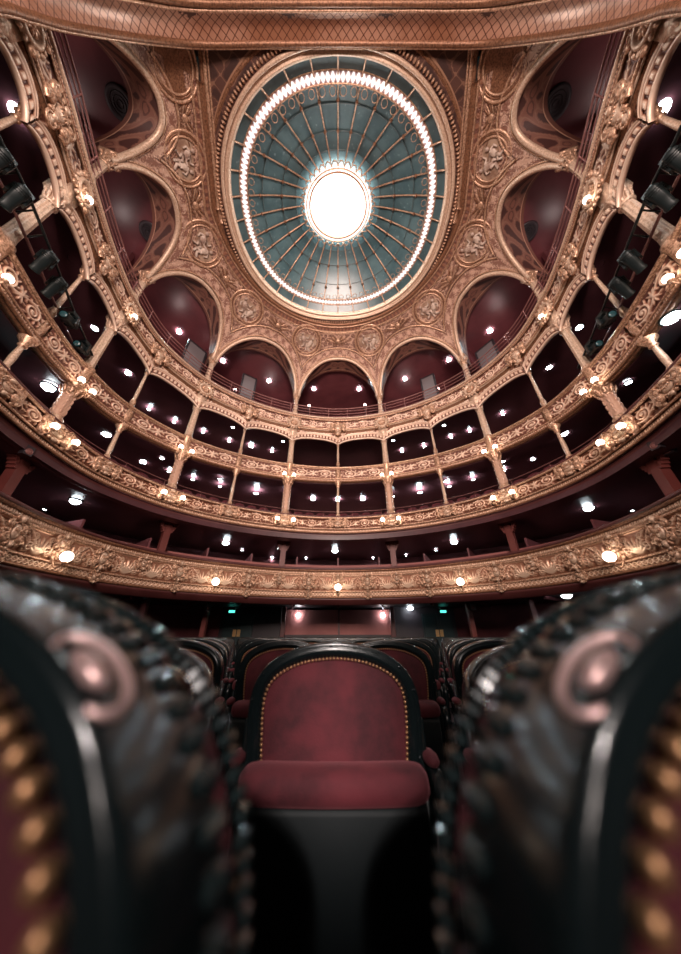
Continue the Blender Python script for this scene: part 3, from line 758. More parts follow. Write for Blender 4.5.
# ------------------------------------------------------------------ proscenium
half = [(0, 1.0, 17.0), (2.3, 1.0, 16.95), (4.4, .98, 16.6), (5.6, .84, 15.5), (6.25, .66, 14.0), (6.45, .48, 12.4), (6.46, .33, 11.3), (6.42, .21, 10.3), (6.4, .10, 8), (6.4, .10, 4), (6.4, .10, 0)]
def smooth_path(h, n=14):
    p = np.array([(-x, y, z) for x, y, z in h[::-1]] + list(h[1:]), float); out = []
    for i in range(len(p) - 1):
        p0, p1, p2, p3 = p[max(i - 1, 0)], p[i], p[i + 1], p[min(i + 2, len(p) - 1)]
        for t in np.linspace(0, 1, n, endpoint=False): out.append(.5 * (2 * p1 + (p2 - p0) * t + (2 * p0 - 5 * p1 + 4 * p2 - p3) * t * t + (3 * p1 - p0 - 3 * p2 + p3) * t ** 3))
    return np.array(out + [p[-1]])
PL = smooth_path(half) + (0, 0, EY)
cen = np.array([0, 0, 6.0])
def prof_off(dy, inn):                                                # move the path towards the stage and into the opening
    d = cen - PL; d[:, 1] = 0; d /= np.linalg.norm(d, axis=1)[:, None]; return PL + d * inn + (0, dy, 0)
arc = np.r_[0, np.cumsum(np.linalg.norm(np.diff(PL, axis=0), axis=1))]; arc -= arc[-1] / 2
def f_lattice(p):
    u, v, _ = sep(attr('pat').outputs['Vector']); a = (u * 3.6 + v * 3.6).frac(); b = (u * 3.6 - v * 3.6).frac(); co = texco()
    nz = noise(co, .5, 3); c = mix(nz.step(.35, .65), (.40, .175, .10), (.60, .32, .22))
    ln = (a - .5).abs().gt(.44).max((b - .5).abs().gt(.44)); c = mix(ln * v.gt(.0), c, (.13, .042, .024))
    uu = ((u / 3.1).frac() - .5).abs() * 3.1; n2 = noise(co, 16, 4); spr = ((uu * 1.0 + (v - .04).abs() * 2.2) + (n2 - .5) * .9).lt(.30)
    c = mix(spr, c, (.09, .032, .022)); setc(p, c)
M['lattice'] = material('lattice_painted_band', rough=.34, metal=.25, fn=f_lattice)
A = prof_off(0, 0); B = prof_off(-.30, .10); Cc = prof_off(-.52, .36); rowsP = [A + (B - A) * k for k in (0, .5, 1)] + [B + (Cc - B) * k for k in (.5, 1)]
pv = [0, .17, .34, .52, .70]
mb = MB(); mb.grid(rr_(rowsP), pat=rr_([np.c_[arc, np.full(len(arc), .70 - v), np.zeros(len(arc))] for v in pv]))
pros = struct(mb.obj('trim_proscenium', 'lattice'), 'copper lattice painted band of the proscenium arch')
mb = MB(); mb.tube(prof_off(.03, -.02), .08, 8, 0); mb.tube(prof_off(.06, -.12), .035, 6, 1); mb.tube(prof_off(.10, -.05), .045, 6, 1)
mb.tube(prof_off(-.54, .38), .04, 8, 1); mb.tube(prof_off(-.66, .44), .08, 8, 0); mb.tube(prof_off(-.78, .48), .03, 8, 2)
mb.obj('proscenium_moulding', ['gold_dark', 'gold', 'gold_pale'], pros)
mb = MB(); mb.grid(rr_([prof_off(-.52, .36), prof_off(-.75, .48), prof_off(-1.3, .55), prof_off(-1.8, .6)])); mb.obj('proscenium_reveal', 'gold_dark', pros)
# side walls between the last columns and the proscenium
mb = MB()
for s in (-1, 1): mb.grid(np.array([[(s * x, y, z) for z in (0, 10, 17 + EY)] for x, y in ((6.58, .45), (6.6, .3), (6.9, .2))]))
mb2 = MB(); mb2.grid(np.array([[(x, y, ZF + .3) for y in (.2, 1.3)] for x in (-5.2, 5.2)]))
struct(mb2.obj('trim_ceiling_edge', 'gold_dark', smooth=False), 'dark ceiling strip between the dome frame and the proscenium')
# ================================================================== BALCONY FRONTS
def dens(L, step): n = int(2 * L / step); return np.linspace(-L, L, n)
L1 = min(U1.max, 20.5) - .1
# lowest balcony
b1 = thing('gilded_balcony', 'lowest gilded balcony front with palmettes and cartouches', 'balcony', (0, 14.6, EY + 1.6))
def under(o, par):                                                # keep world geometry under a parent that has a location
    o.location = (-par.location[0], -par.location[1], -par.location[2]); return o
q = dens(L1, .024); mb = MB(); relief(mb, U1, q, const(EY + 1.82), const(EY + 2.52), 0, 'palm', 44, .07, bulge=.07, tl=.97, phase=.0, tilt=.10); under(mb.obj('relief_panel', 'relief_rich', b1), b1)
mb = MB(); relief(mb, U1, q, const(EY + 1.58), const(EY + 1.80), -.03, 'guil', 14, .05, tl=.30); under(mb.obj('guilloche_band', 'relief_rich', b1), b1)
mb = MB(); relief(mb, U1, q, const(EY + 2.58), const(EY + 2.74), -.16, 'leafband', 10, .05, tl=.16); under(mb.obj('leaf_band', 'relief_rich', b1), b1)
qs = np.linspace(-L1, L1, 220); mb = MB()
for z, o, r, m_ in ((2.55, -.16, .045, 0), (2.77, -.20, .055, 1), (1.81, -.10, .035, 0), (1.56, -.06, .05, 1)): ring(mb, U1, qs, roll(r, (o, z + EY), 8), const(0), m_)
under(mb.obj('moulding', ['gold', 'gold_dark'], b1), b1)
mb = MB(); ring(mb, U1, qs, [(-.26, 2.80), (-.28, 2.86), (-.22, 2.91), (.16, 2.91), (.16, 2.80)], const(EY)); under(mb.obj('hand_rail', 'lip', b1), b1)
mb = MB(); ring(mb, U1, qs, [(-.06, 1.53), (.3, 1.53), (.3, 1.25), (.12, 1.25), (.06, 1.38), (-.02, 1.42)], const(EY)); under(mb.obj('soffit_lip', 'lip', b1), b1)
CA = cartouche(.62, .78); CB = cartouche(.50, .50); CP = cartouche(.34, .42)
k = 0
for i in range(-14, 15):
    s = i * 1.45
    if abs(s) > L1 - .3: continue
    if i % 2: place(link('cartouche', CA, None), U1, s, EY + 2.24, -.17).parent = b1; o = link('cartouche_pendant', CP, b1); place(o, U1, s, EY + 1.66, -.10)
    else: o = link('cartouche_small', CB, b1); place(o, U1, s, EY + 2.34, -.17)
for o in b1.children:
    if o.name.startswith('cartouche'): o.location = (o.location[0], o.location[1] - 14.6, o.location[2] - EY - 1.6)
# second front
b2 = thing('gilded_balcony', 'second gilded front with scrollwork, at the foot of the columns', 'balcony', (0, 14.3, EY + 4.6))
q = dens(SEND, .024); qs = np.linspace(-SEND, SEND, 220)
mb = MB(); relief(mb, U, q, lambda s: z2(s) - .66, lambda s: z2(s) - .12, -.08, 'scroll', 26, .07, bulge=.05, tl=1.9); under(mb.obj('relief_panel', 'relief', b2), b2)
mb = MB(); relief(mb, U, q, lambda s: z2(s) - .86, lambda s: z2(s) - .70, -.06, 'leafband', 10, .045, tl=.15); under(mb.obj('leaf_band', 'relief_rich', b2), b2)
mb = MB()
for z, o, r, m_ in ((-.08, -.14, .05, 0), (-.68, -.13, .035, 0), (-.89, -.12, .045, 1)): ring(mb, U, qs, roll(r, (o, z), 8), z2, m_)
under(mb.obj('moulding', ['gold', 'gold_dark'], b2), b2)
mb = MB(); ring(mb, U, qs, [(-.16, -.04), (-.18, .02), (.18, .04), (.18, -.04)], z2); under(mb.obj('hand_rail', 'lip', b2), b2)
mb = MB(); ring(mb, U, qs, [(-.04, -.92), (.35, -.92), (.35, -1.2), (.2, -1.2), (.1, -1.05)], z2); under(mb.obj('soffit_lip', 'lip', b2), b2)
CC = cartouche(1.1, .62); CD = cartouche(.95, .50)
for s in MAIN + MIDS:
    o = link('cartouche', CC if s in MAIN else CD, b2); place(o, U, s, float(z2(s)) - .38, -.15); o.location = (o.location[0], o.location[1] - 14.3, o.location[2] - EY - 4.6)
# third front: a panel in every half bay between the columns
b3 = thing('gilded_balcony', 'third gilded front, panels of pale scrollwork between the columns', 'balcony', (0, 14.3, EY + 7.7))
for a, b in zip(HALF[:-1], HALF[1:]):
    qq = np.linspace(a + .16, b - .16, int((b - a) / .024)); mb = MB(); L = b - a
    relief(mb, U, qq, lambda s: z3(s) - .74, lambda s: z3(s) - .16, .06, 'scroll', 28, .06, tl=L * .98, phase=a, tilt=.05); under(mb.obj('relief_panel', 'relief_pale', b3), b3)
mb = MB(); q = dens(SEND, .03); relief(mb, U, q, lambda s: z3(s) - .92, lambda s: z3(s) - .78, .03, 'leafband', 8, .04, tl=.14); under(mb.obj('leaf_band', 'relief', b3), b3)
mb = MB()
for z, o, r, m_ in ((-.03, .0, .055, 0), (-.11, .03, .03, 0), (-.765, .02, .035, 0), (-.95, .02, .05, 1)): ring(mb, U, qs, roll(r, (o, z), 8), z3, m_)
ring(mb, U, qs, rect(.06, .26, -1.0, -.02), z3, 1)
under(mb.obj('moulding', ['gold', 'gold_dark'], b3), b3)
# entablature with its flat arches
en = thing('entablature', 'gilded entablature with flat beaded arches under the top gallery railing', 'entablature', (0, 14.3, EY + 11.4))
q = dens(SEND, .026)
mb = MB(); relief(mb, U, q, const(EY + 11.56), const(EY + 12.22), -.04, 'scroll', 28, .045, tl=2.2); under(mb.obj('frieze', 'relief_pale', en), en)
mb = MB(); relief(mb, U, q, const(EY + 12.26), const(EY + 12.36), -.12, 'leafband', 8, .04, tl=.12); under(mb.obj('leaf_band', 'relief', en), en)
mb = MB()
for z, o, r, m_ in ((12.40, -.16, .05, 1), (12.24, -.10, .03, 0), (11.53, -.10, .045, 0), (11.46, -.06, .03, 1)): ring(mb, U, qs, roll(r, (o, z), 8), const(EY), m_)
ring(mb, U, qs, rect(.0, .30, 11.30, 12.42), const(EY), 2)
under(mb.obj('moulding', ['gold', 'gold_pale', 'gold_dark'], en), en)
for a, b in zip(HALF[:-1], HALF[1:]):
    mb = MB(); n = int((b - a) / .02); qq = np.linspace(a + .02, b - .02, n); m_ = (a + b) / 2; h = (b - a) / 2
    lo = lambda s: EY + 10.30 + .40 * np.clip(1 - np.abs((s - m_) / h) ** 2.4, 0, 1) ** .75
    relief(mb, U, qq, lo, lambda s: lo(s) + .50, -.02, 'dentil', 22, .06, tl=.20, back=.07)
    relief(mb, U, qq[::3], lambda s: lo(s) + .48, lambda s: np.maximum(lo(s) + .49, EY + 11.42 + 0 * s), .03, 'scroll', 6, .01, back=.2)
    under(mb.obj('arch', 'relief_pale', en), en)
RO = rosette(.46); CE = cartouche(1.0, .78, ('gold', 'gold_pale')); 
for s in MAIN:
    o = link('rosette', RO, en); place(o, U, s, EY + 11.66, -.14); o.location = (o.location[0], o.location[1] - 14.3, o.location[2] - EY - 11.4)
for s in MIDS:
    o = link('cartouche', CE, en); place(o, U, s, EY + 11.62, -.14); o.location = (o.location[0], o.location[1] - 14.3, o.location[2] - EY - 11.4)
    mb = MB(); t = np.linspace(0, 2 * pi, 16, endpoint=False); mb.tube(np.c_[.15 * np.cos(t), np.full(16, -.04), .15 * np.sin(t)], .035, 6, 0, closed=True); mb.ell((0, -.02, 0), (.12, .07, .12), 8, 6, 1)
    o = mb.obj('oval_boss', ['gold', 'gold_pale'], en); place(o, U, s, EY + 11.14, -.16); o.location = (o.location[0], o.location[1] - 14.3, o.location[2] - EY - 11.4)

# ------------------------------------------------------------------ columns
def where(i, n): return nth(i, n)
def pair(s_list): return sorted(s_list)
def lathe_part(name, prof, par, mat, n=20, flute=None, extra=None):
    mb = MB(); mb.lathe(prof, n, mat=0, flute=flute)
    if extra: extra(mb)
    return mb.mesh(name, mat)
def leaves(mb, r, z, n, L, wd, mat=0, tilt=.25):
    for k in range(n):
        a = 2 * pi * k / n; R = np.array([[cos(a), -sin(a), 0], [sin(a), cos(a), 0], [0, 0, 1]]) @ np.array([[cos(tilt), 0, sin(tilt)], [0, 1, 0], [-sin(tilt), 0, cos(tilt)]])
        mb.ell((r * cos(a), r * sin(a), z), (.035, wd, L), 6, 5, mat, R)
def main_column(s):
    zb = float(z2(s)); t3 = float(z3(s)) - zb; H = EY + 11.42 - zb; P = []
    P.append(('base', lathe_part('base', [(.0, 0), (.26, 0), (.26, .10), (.22, .14), (.24, .20), (.19, .26), (.18, .3)], None, 'gold', 16)))
    def orn(mb):
        for z in np.arange(.45, t3 - 1.3, .22): leaves(mb, .175, z, 6, .11, .05, 0, .1)
    P.append(('lower_shaft', lathe_part('lower_shaft', [(.18, .28), (.185, .5), (.17, t3 - 1.35)], None, 'relief_pale', 20, None, orn)))
    def brk(mb):
        leaves(mb, .25, t3 - 1.18, 8, .17, .07, 0, .35)
        for sx in (-1, 1): volute(mb, sx * .22, t3 - .95, .13, -sx, pi / 2, -.12, .05)
    P.append(('bracket', lathe_part('bracket', [(.17, t3 - 1.36), (.22, t3 - 1.30), (.19, t3 - 1.25), (.24, t3 - 1.05), (.34, t3 - .92), (.34, t3 - .86), (.24, t3 - .80), (.21, t3 - .7), (.21, t3 - .1), (.26, t3 - .05), (.26, t3 + .05), (.20, t3 + .14)], None, 'gold', 20, None, brk)))
    P.append(('upper_shaft', lathe_part('upper_shaft', [(.19, t3 + .12), (.175, t3 + .3), (.17, t3 + .32), (.15, H - 1.08)], None, 'gold_pale', 40, (10, .16, 1, 9))))
    def cap(mb):
        leaves(mb, .19, H - .86, 8, .15, .06, 0, .3); leaves(mb, .24, H - .66, 8, .12, .06, 0, .45); mb.box((0, 0, H - .28), (.24, .24, .28))
        for sx in (-1, 1): volute(mb, sx * .24, H - .56, .09, -sx, pi / 2, -.2, .035)
    P.append(('capital', lathe_part('capital', [(.15, H - 1.08), (.20, H - 1.04), (.16, H - 1.0), (.17, H - .8), (.28, H - .58), (.30, H - .52), (.26, H - .5)], None, 'gold_pale', 20, None, cap)))
    return P
WM_ = nth_seen([(*U.at(s, .16), EY + 8.2) for s in MAIN]); WU = nth_seen([(*U.at(s, .10), EY + 14.0) for s in MAIN]); WC = nth_seen([(*U.at(s, .16), EY + 9.6) for s in MIDS])
for j, s in enumerate(SC_):
    meshes = main_column(s)
    for sx in (-1, 1):
        i = MAIN.index(sx * s)
        o = thing('gilded_column', 'tall gilded column between the second front and the entablature, ' + WM_[i], 'column', group='tall gilded columns'); place(o, U, sx * s, float(z2(s)), .16)
        for nme, me in meshes: link(nme, me, o)
def colonnette(s):
    zb = float(z2(s)); t3 = float(z3(s)) - zb; H = EY + 11.12 - zb
    P = [('base', lathe_part('base', [(0, 0), (.15, 0), (.15, .06), (.10, .12), (.13, .2), (.08, .3)], None, 'gold', 12)),
         ('lower_shaft', lathe_part('lower_shaft', [(.075, .28), (.085, .6), (.065, t3 - 1.3)], None, 'gold_pale', 16, (8, .2, 0, 9)))]
    def lv(mb): leaves(mb, .14, t3 - .35, 6, .20, .06, 0, .15); leaves(mb, .16, t3 - .98, 8, .12, .05, 0, .4)
    P.append(('baluster', lathe_part('baluster', [(.06, t3 - 1.32), (.11, t3 - 1.26), (.09, t3 - 1.18), (.22, t3 - 1.0), (.24, t3 - .92), (.14, t3 - .85), (.10, t3 - .78), (.17, t3 - .55), (.19, t3 - .40), (.12, t3 - .12), (.17, t3 - .05), (.17, t3 + .05), (.09, t3 + .12), (.12, t3 + .3), (.07, t3 + .5)], None, 'gold', 16, None, lv)))
    P.append(('upper_shaft', lathe_part('upper_shaft', [(.065, t3 + .48), (.075, t3 + .8), (.055, H - .75)], None, 'gold_pale', 16, (8, .2, 0, 9))))
    def cp(mb): leaves(mb, .11, H - .45, 6, .13, .05, 0, .35)
    P.append(('capital', lathe_part('capital', [(.055, H - .77), (.10, H - .72), (.07, H - .66), (.09, H - .45), (.17, H - .25), (.18, H - .1), (.14, H), (.12, H + .15)], None, 'gold', 14, None, cp)))
    return P
for j, s in enumerate([0.0] + SM):
    meshes = colonnette(s)
    for sx in ((1,) if s == 0 else (-1, 1)):
        i = MIDS.index(sx * s)
        o = thing('gilded_colonnette', 'slender gilded colonnette with a swelling baluster, ' + WC[i], 'column', group='slender colonnettes between the columns'); place(o, U, sx * s, float(z2(s)), .16)
        for nme, me in meshes: link(nme, me, o)
def upper_column():
    H = 2.05
    P = [('base', lathe_part('base', [(0, 0), (.22, 0), (.22, .15), (.18, .2), (.20, .28), (.15, .34)], None, 'gold_pale', 16)),
         ('shaft', lathe_part('shaft', [(.155, .33), (.15, .6), (.135, H - .62)], None, 'gold_pale', 40, (10, .16, 0, 9)))]
    def cp(mb):
        leaves(mb, .17, H - .42, 8, .13, .05, 0, .3); leaves(mb, .22, H - .22, 8, .10, .05, 0, .5); mb.box((0, 0, H - .02), (.25, .25, .06))
        for k in range(4):
            a = pi / 4 + k * pi / 2; mb.ell((.25 * cos(a), .25 * sin(a), H - .12), (.07, .07, .07), 8, 5)
    P.append(('capital', lathe_part('capital', [(.135, H - .63), (.19, H - .58), (.15, H - .54), (.16, H - .35), (.25, H - .14), (.27, H - .06)], None, 'gold', 18, None, cp)))
    return P
UM = upper_column()
for i, s in enumerate(MAIN):
    o = thing('gallery_column', 'short gilded column carrying the vault arches, ' + WU[i], 'column', group='short columns of the top gallery'); place(o, U, s, EY + 12.42, .10)
    for nme, me in UM: link(nme, me, o)

# ------------------------------------------------------------------ railings
def railing(name, label, plan, lim, off, zf, rods, post_h, step, r=.018, mat='rail'):
    o = thing(name, label, 'railing'); q = np.linspace(-lim, lim, 200)
    for z, rr in rods:
        mb = MB(); xy = plan.at(q, off); mb.tube(np.c_[xy, zf(q) + z], rr, 6); mb.obj('rail', mat, o)
    pm = MB(); pm.tube(np.array([(0, 0, 0), (0, 0, post_h)]), r * 1.15, 6); me = pm.mesh('post', mat)
    n = int(2 * lim / step)
    for s in np.linspace(-lim + .02, lim - .02, n + 1):
        p = link('post', me, o); x, y = plan.at(s, off); p.location = (x, y, float(zf(s)))
    return o
railing('gallery_railing', 'four-bar mauve metal railing along the top gallery above the entablature', U, SEND, -.02, const(EY + 12.42), ((.22, .022), (.46, .022), (.70, .022), (.92, .032)), .92, 1.25, .02)
railing('balcony_handrail', 'thin handrail above the second front', U, SEND - .3, .45, z2, ((.52, .014),), .52, 1.5, .012)
railing('balcony_handrail', 'thin handrail above the third front', U, SEND - .3, .62, z3, ((.40, .014),), .40, 1.5, .012)

# ------------------------------------------------------------------ dark red posts
def post_mesh(h, w_=.14):
    mb = MB(); mb.box((0, 0, h / 2), (w_, w_, h / 2)); return mb
def bracket_mesh(h):
    mb = MB()
    for sx in (-1, 1):
        for k in range(4): mb.box((sx * (.16 + .05 * k), -.02, h - .09 - .10 * (3 - k)), (.05, .12, .09 + .0 * k))
    mb.box((0, 0, h - .05), (.36, .18, .05)); return mb
PS = [U1.near(*p) for p in ((-8.27, 7.15), (-7.0, 11.62), (-2.70, 14.2), (2.70, 14.2), (7.0, 11.62), (8.27, 7.15))]; WP = nth_seen([(*U1.at(s, 1.15), EY + 4.2) for s in PS])
for i, s in enumerate(PS):
    h = float(z2(s)) - 1.05 - (EY + 2.3)
    o = thing('red_post', 'dark red square post standing under the second front, ' + WP[i], 'post', group='red posts of the lowest balcony'); place(o, U1, s, EY + 2.3, 1.15)
    post_mesh(h).obj('shaft', 'post', o, smooth=False); bracket_mesh(h).obj('bracket', 'post', o, smooth=False)
for i, (x, y) in enumerate(((-8.6, 13.7), (-6.6, 15.6), (-3.1, 17.9), (3.1, 17.9), (6.6, 15.6), (8.6, 13.7))):
    o = thing('stalls_post', 'dark red post in the rear stalls under the lowest balcony, ' + nth(i, 6), 'post', group='posts of the rear stalls'); o.location = (x, y, -.05)
    post_mesh(EY + 1.5, .11).obj('shaft', 'post' if abs(x) > 4 else 'lip', o, smooth=False); m = MB(); m.box((0, 0, .15), (.15, .15, .15)); m.obj('base', 'dark', o, smooth=False)
mb = MB(); mb.box((0, 0, .8), (.05, .05, .8)); m = mb.obj('wall_post', 'lip', smooth=False); m.location = (.05, 18.45, EY - .3); tag(m, 'thin post dividing the rose wall panel at the back of the stalls', 'post')
# ================================================================== LAMPS
CP_, SP_ = cos(PITCH), sin(PITCH)
def at(u, v, z):
    """the point seen at pixel (u, v) on the level z above the eye (measured from the photograph)"""
    x = (u - 338) / 280; y = (477 - v) / 280; d = (x, CP_ - y * SP_, SP_ + y * CP_); k = z / d[2]; return (d[0] * k, d[1] * k)
def globe_meshes(arm=.3, r=.13):
    a = MB(); a.ell((0, -arm, .0), (r, r, r), 16, 12)
    b = MB(); t = np.linspace(0, 1, 10); b.tube(np.c_[np.zeros(10), -arm * t, -.22 * np.sin(pi * t) - (r + .02) * t], .022, 6, 0); b.lathe([(0, -r - .07), (.05, -r - .06), (.075, -r - .01), (.06, -r + .02), (.02, -r + .02)], 10, (0, -arm, 0)); b.ell((0, 0, 0), (.07, .04, .10), 8, 6)
    return a.mesh('globe', 'globe'), b.mesh('bracket', 'gold')
GM = globe_meshes(.3, .105); GL = globe_meshes(.42, .15); GS = globe_meshes(.25, .10)
def globes(items, G, label, group):
    items = sorted(items, key=lambda t: t[1])
    wn = nth_seen([(*pl.at(s, off - .3), z) for pl, s, z, off in items])
    for i, (pl, s, z, off) in enumerate(items):
        o = thing('globe_lamp', label + ', ' + wn[i], 'wall lamp', group=group); place(o, pl, s, z, off)
        for me in G: link(me.name, me, o)
globes([(U1, s, EY + 1.95, -.10) for s in (-17.4, -11.6, -5.8, 0, 5.8, 11.6, 17.4)], GL, 'white globe lamp on the lowest balcony front', 'globe lamps of the lowest front')
globes([(U, s + d, float(z2(s)) - .42, -.16) for s in MAIN[1:-1] for d in (-.42, .42)], GM, 'white globe lamp on the second front', 'globe lamps of the second front')
globes([(U, s + d, float(z3(s)) - .82, .02) for s in MAIN[1:-1] for d in (-.27, .27)], GS, 'white globe lamp on the third front', 'globe lamps of the third front')
globes([(U, s, EY + 11.36, -.16) for s in (MAIN[1], MAIN[2], MAIN[7], MAIN[8])], GS, 'white globe lamp under an entablature rosette', 'globe lamps of the entablature')

def down_mesh(r, mat, big=False):
    a = MB()
    if big: a.lathe([(r, -.03), (r * .93, -.09), (r * .6, -.14), (0, -.16)], 16)
    else: a.lathe([(r, -.02), (r * .5, -.03), (0, -.03)], 12)
    b = MB(); b.lathe([(r * 1.02, 0), (r * 1.3, 0), (r * 1.3, -.03), (r * 1.02, -.05), (r, -.01)], 16)
    return a.mesh('lens', mat), b.mesh('trim_ring', 'black')
DM = dict(s=down_mesh(.085, 'down'), b=down_mesh(.18, 'down_dim', True), m=down_mesh(.13, 'down'), d=down_mesh(.10, 'down_dim'))
def downs(z, pts, label, group, zoff=0.0):
    pts = sorted(pts)
    for i, (u, v, k) in enumerate(pts):
        x, y = at(u, v, z); o = thing('ceiling_light', label + ', ' + nth(i, len(pts)), 'ceiling light', (x, y, EY + z + zoff), group=group)
        for me in DM[k]: link(me.name, me, o)
T1L = [(76, 500, 'b'), (45, 509, 's'), (81, 528, 's'), (134, 540, 's'), (155, 528, 'd'), (161, 545, 's'), (226, 542, 'b'), (242, 550, 'd'), (197, 551, 's'), (272, 558, 's'), (279, 548, 'd'), (306, 558, 's'), (335, 550, 'b'), (297, 563, 'd'),
       (391, 548, 'd'), (406, 555, 's'), (373, 558, 's'), (382, 562, 's'), (436, 550, 'd'), (454, 541, 'b'), (482, 550, 's'), (588, 507, 'b'), (579, 530, 's'), (544, 538, 's'), (632, 510, 's'), (514, 529, 'd')]
downs(4.46, [t for t in T1L if 215 < t[0] < 465], 'small ceiling light in the middle of the lowest balcony', 'ceiling lights in the middle of the lowest balcony')
downs(4.62, [t for t in T1L if t[0] <= 215], 'small ceiling light over the left side of the lowest balcony', 'ceiling lights on the left of the lowest balcony')
downs(4.62, [t for t in T1L if t[0] >= 465], 'small ceiling light over the right side of the lowest balcony', 'ceiling lights on the right of the lowest balcony')
T2L = [(107, 433, 'b'), (77, 432, 'd'), (99, 450, 's'), (143, 462, 'm'), (162, 458, 'd'), (169, 471, 's'), (193, 479, 's'), (220, 479, 'd'), (220, 486, 's'), (256, 493, 'm'), (285, 494, 'd'), (313, 499, 'm'), (338, 500, 'm'), (363, 499, 'm'),
       (393, 496, 'd'), (420, 492, 'm'), (445, 481, 'd'), (449, 486, 's'), (473, 479, 's'), (503, 461, 'd'), (504, 470, 's'), (563, 432, 'b'), (571, 449, 's'), (533, 459, 's'), (594, 431, 'd')]
downs(7.72, [t for t in T2L if 300 < t[0] < 380], 'bright ceiling light in the middle bays behind the second front', 'ceiling lights in the middle of the second tier')
downs(7.50, [t for t in T2L if t[0] <= 300], 'small ceiling light over the left bays of the second tier', 'ceiling lights on the left of the second tier')
downs(7.50, [t for t in T2L if t[0] >= 380], 'small ceiling light over the right bays of the second tier', 'ceiling lights on the right of the second tier')
downs(7.10, [(49, 386, 'b'), (628, 382, 'd'), (670, 317, 'b')], 'round ceiling light behind the outermost bays of the second tier', 'ceiling lights at the ends of the second tier')
T3L = [(95, 328, 'm'), (128, 373, 'm'), (149, 409, 's'), (203, 432, 's'), (229, 441, 's'), (233, 427, 'd'), (251, 446, 'm'), (272, 451, 's'), (283, 441, 'd'), (174, 422, 's'), (49, 197, 'm'), (73, 259, 'm'), (19, 112, 'b'),
       (660, 109, 'b'), (628, 195, 'm'), (599, 264, 'm'), (579, 327, 'm'), (549, 367, 'm'), (444, 425, 'd'), (424, 446, 's'), (393, 440, 'd'), (451, 437, 's'), (470, 431, 's'), (402, 451, 's'), (503, 414, 's')]
downs(11.30, [t for t in T3L if t[0] < 338], 'round ceiling light over the left bays of the third tier', 'ceiling lights on the left of the third tier')
downs(11.30, [t for t in T3L if t[0] > 338], 'round ceiling light over the right bays of the third tier', 'ceiling lights on the right of the third tier')
downs(16.40, [(179, 332, 'm'), (223, 361, 'm'), (269, 381, 'm'), (314, 389, 'm'), (359, 389, 'm'), (405, 379, 'm'), (449, 360, 'm'), (490, 331, 'm')], 'small bright light on the top gallery ceiling', 'ceiling lights of the top gallery')
downs(1.40, [(270, 614, 'b'), (310, 614, 'm'), (410, 607, 'b'), (372, 614, 'm'), (346, 613, 'm'), (566, 594, 'b'), (145, 597, 'd')], 'round ceiling light under the lowest balcony over the rear stalls', 'ceiling lights over the rear stalls')
# pink lamps and pale panels in the top gallery
pts = [(192, 372), (235, 390), (309, 406), (365, 405), (438, 389), (482, 369)]
for i, (u, v) in enumerate(pts):
    x, y = at(u, v, 14.6); r_ = hypot(x, y - 6); o = thing('gallery_lamp', 'small pink wall lamp at the back of the top gallery, ' + nth(i, 6), 'wall lamp', (x, y, EY + 14.6), group='pink lamps of the top gallery')
    m = MB(); m.ell((0, 0, 0), (.11, .11, .11), 10, 8); m.obj('bulb', 'pinklamp', o); m = MB(); m.lathe([(.05, -.3), (.05, -.14), (.10, -.10), (.06, -.08)], 10); m.tube(np.array([(0, 0, -.28), (0, .0, -1.6)]), .02, 6); m.obj('holder', 'black', o)
for i, (u, v, w_) in enumerate(((196, 352, .5), (249, 382, .38), (428, 382, .38), (486, 352, .5))):
    x, y = at(u, v, 14.9); s = U.near(x, y); o = thing('pale_board', 'pale upright panel standing behind the gallery railing, ' + nth(i, 4), 'panel', (x, y, EY + 13.25), U.rz(s), group='pale panels in the top gallery')
    m = MB(); m.box((0, 0, 1.1), (w_, .04, 1.0)); m.obj('board', 'white', o, smooth=False); m = MB(); m.box((w_ + .06, 0, 1.05), (.06, .06, 1.05)); m.box((-w_ - .05, 0, 1.05), (.05, .06, 1.05)); m.box((0, 0, 2.13), (w_ + .1, .06, .05)); m.box((0, 0, .05), (w_, .2, .05)); m.obj('frame', 'dark', o, smooth=False)
for i, (u, v) in enumerate(((120, 104), (150, 233), (527, 233), (556, 104))):
    x, y = at(u, v, 16.4); o = thing('ceiling_vent', 'dark round vent in the top gallery ceiling, ' + nth(i, 4), 'vent', (x, y, EY + 16.44), group='round vents of the top gallery')
    m = MB(); m.lathe([(.40, 0), (.46, -.02), (.44, -.07), (.36, -.05), (0, -.02)], 24); m.obj('grille', 'dark', o); m = MB()
    for k in (.1, .2, .3): t = np.linspace(0, 2 * pi, 24, endpoint=False); m.tube(np.c_[k * np.cos(t), k * np.sin(t), np.full(24, -.05)], .012, 5, closed=True)
    m.obj('louvre', 'black', o)
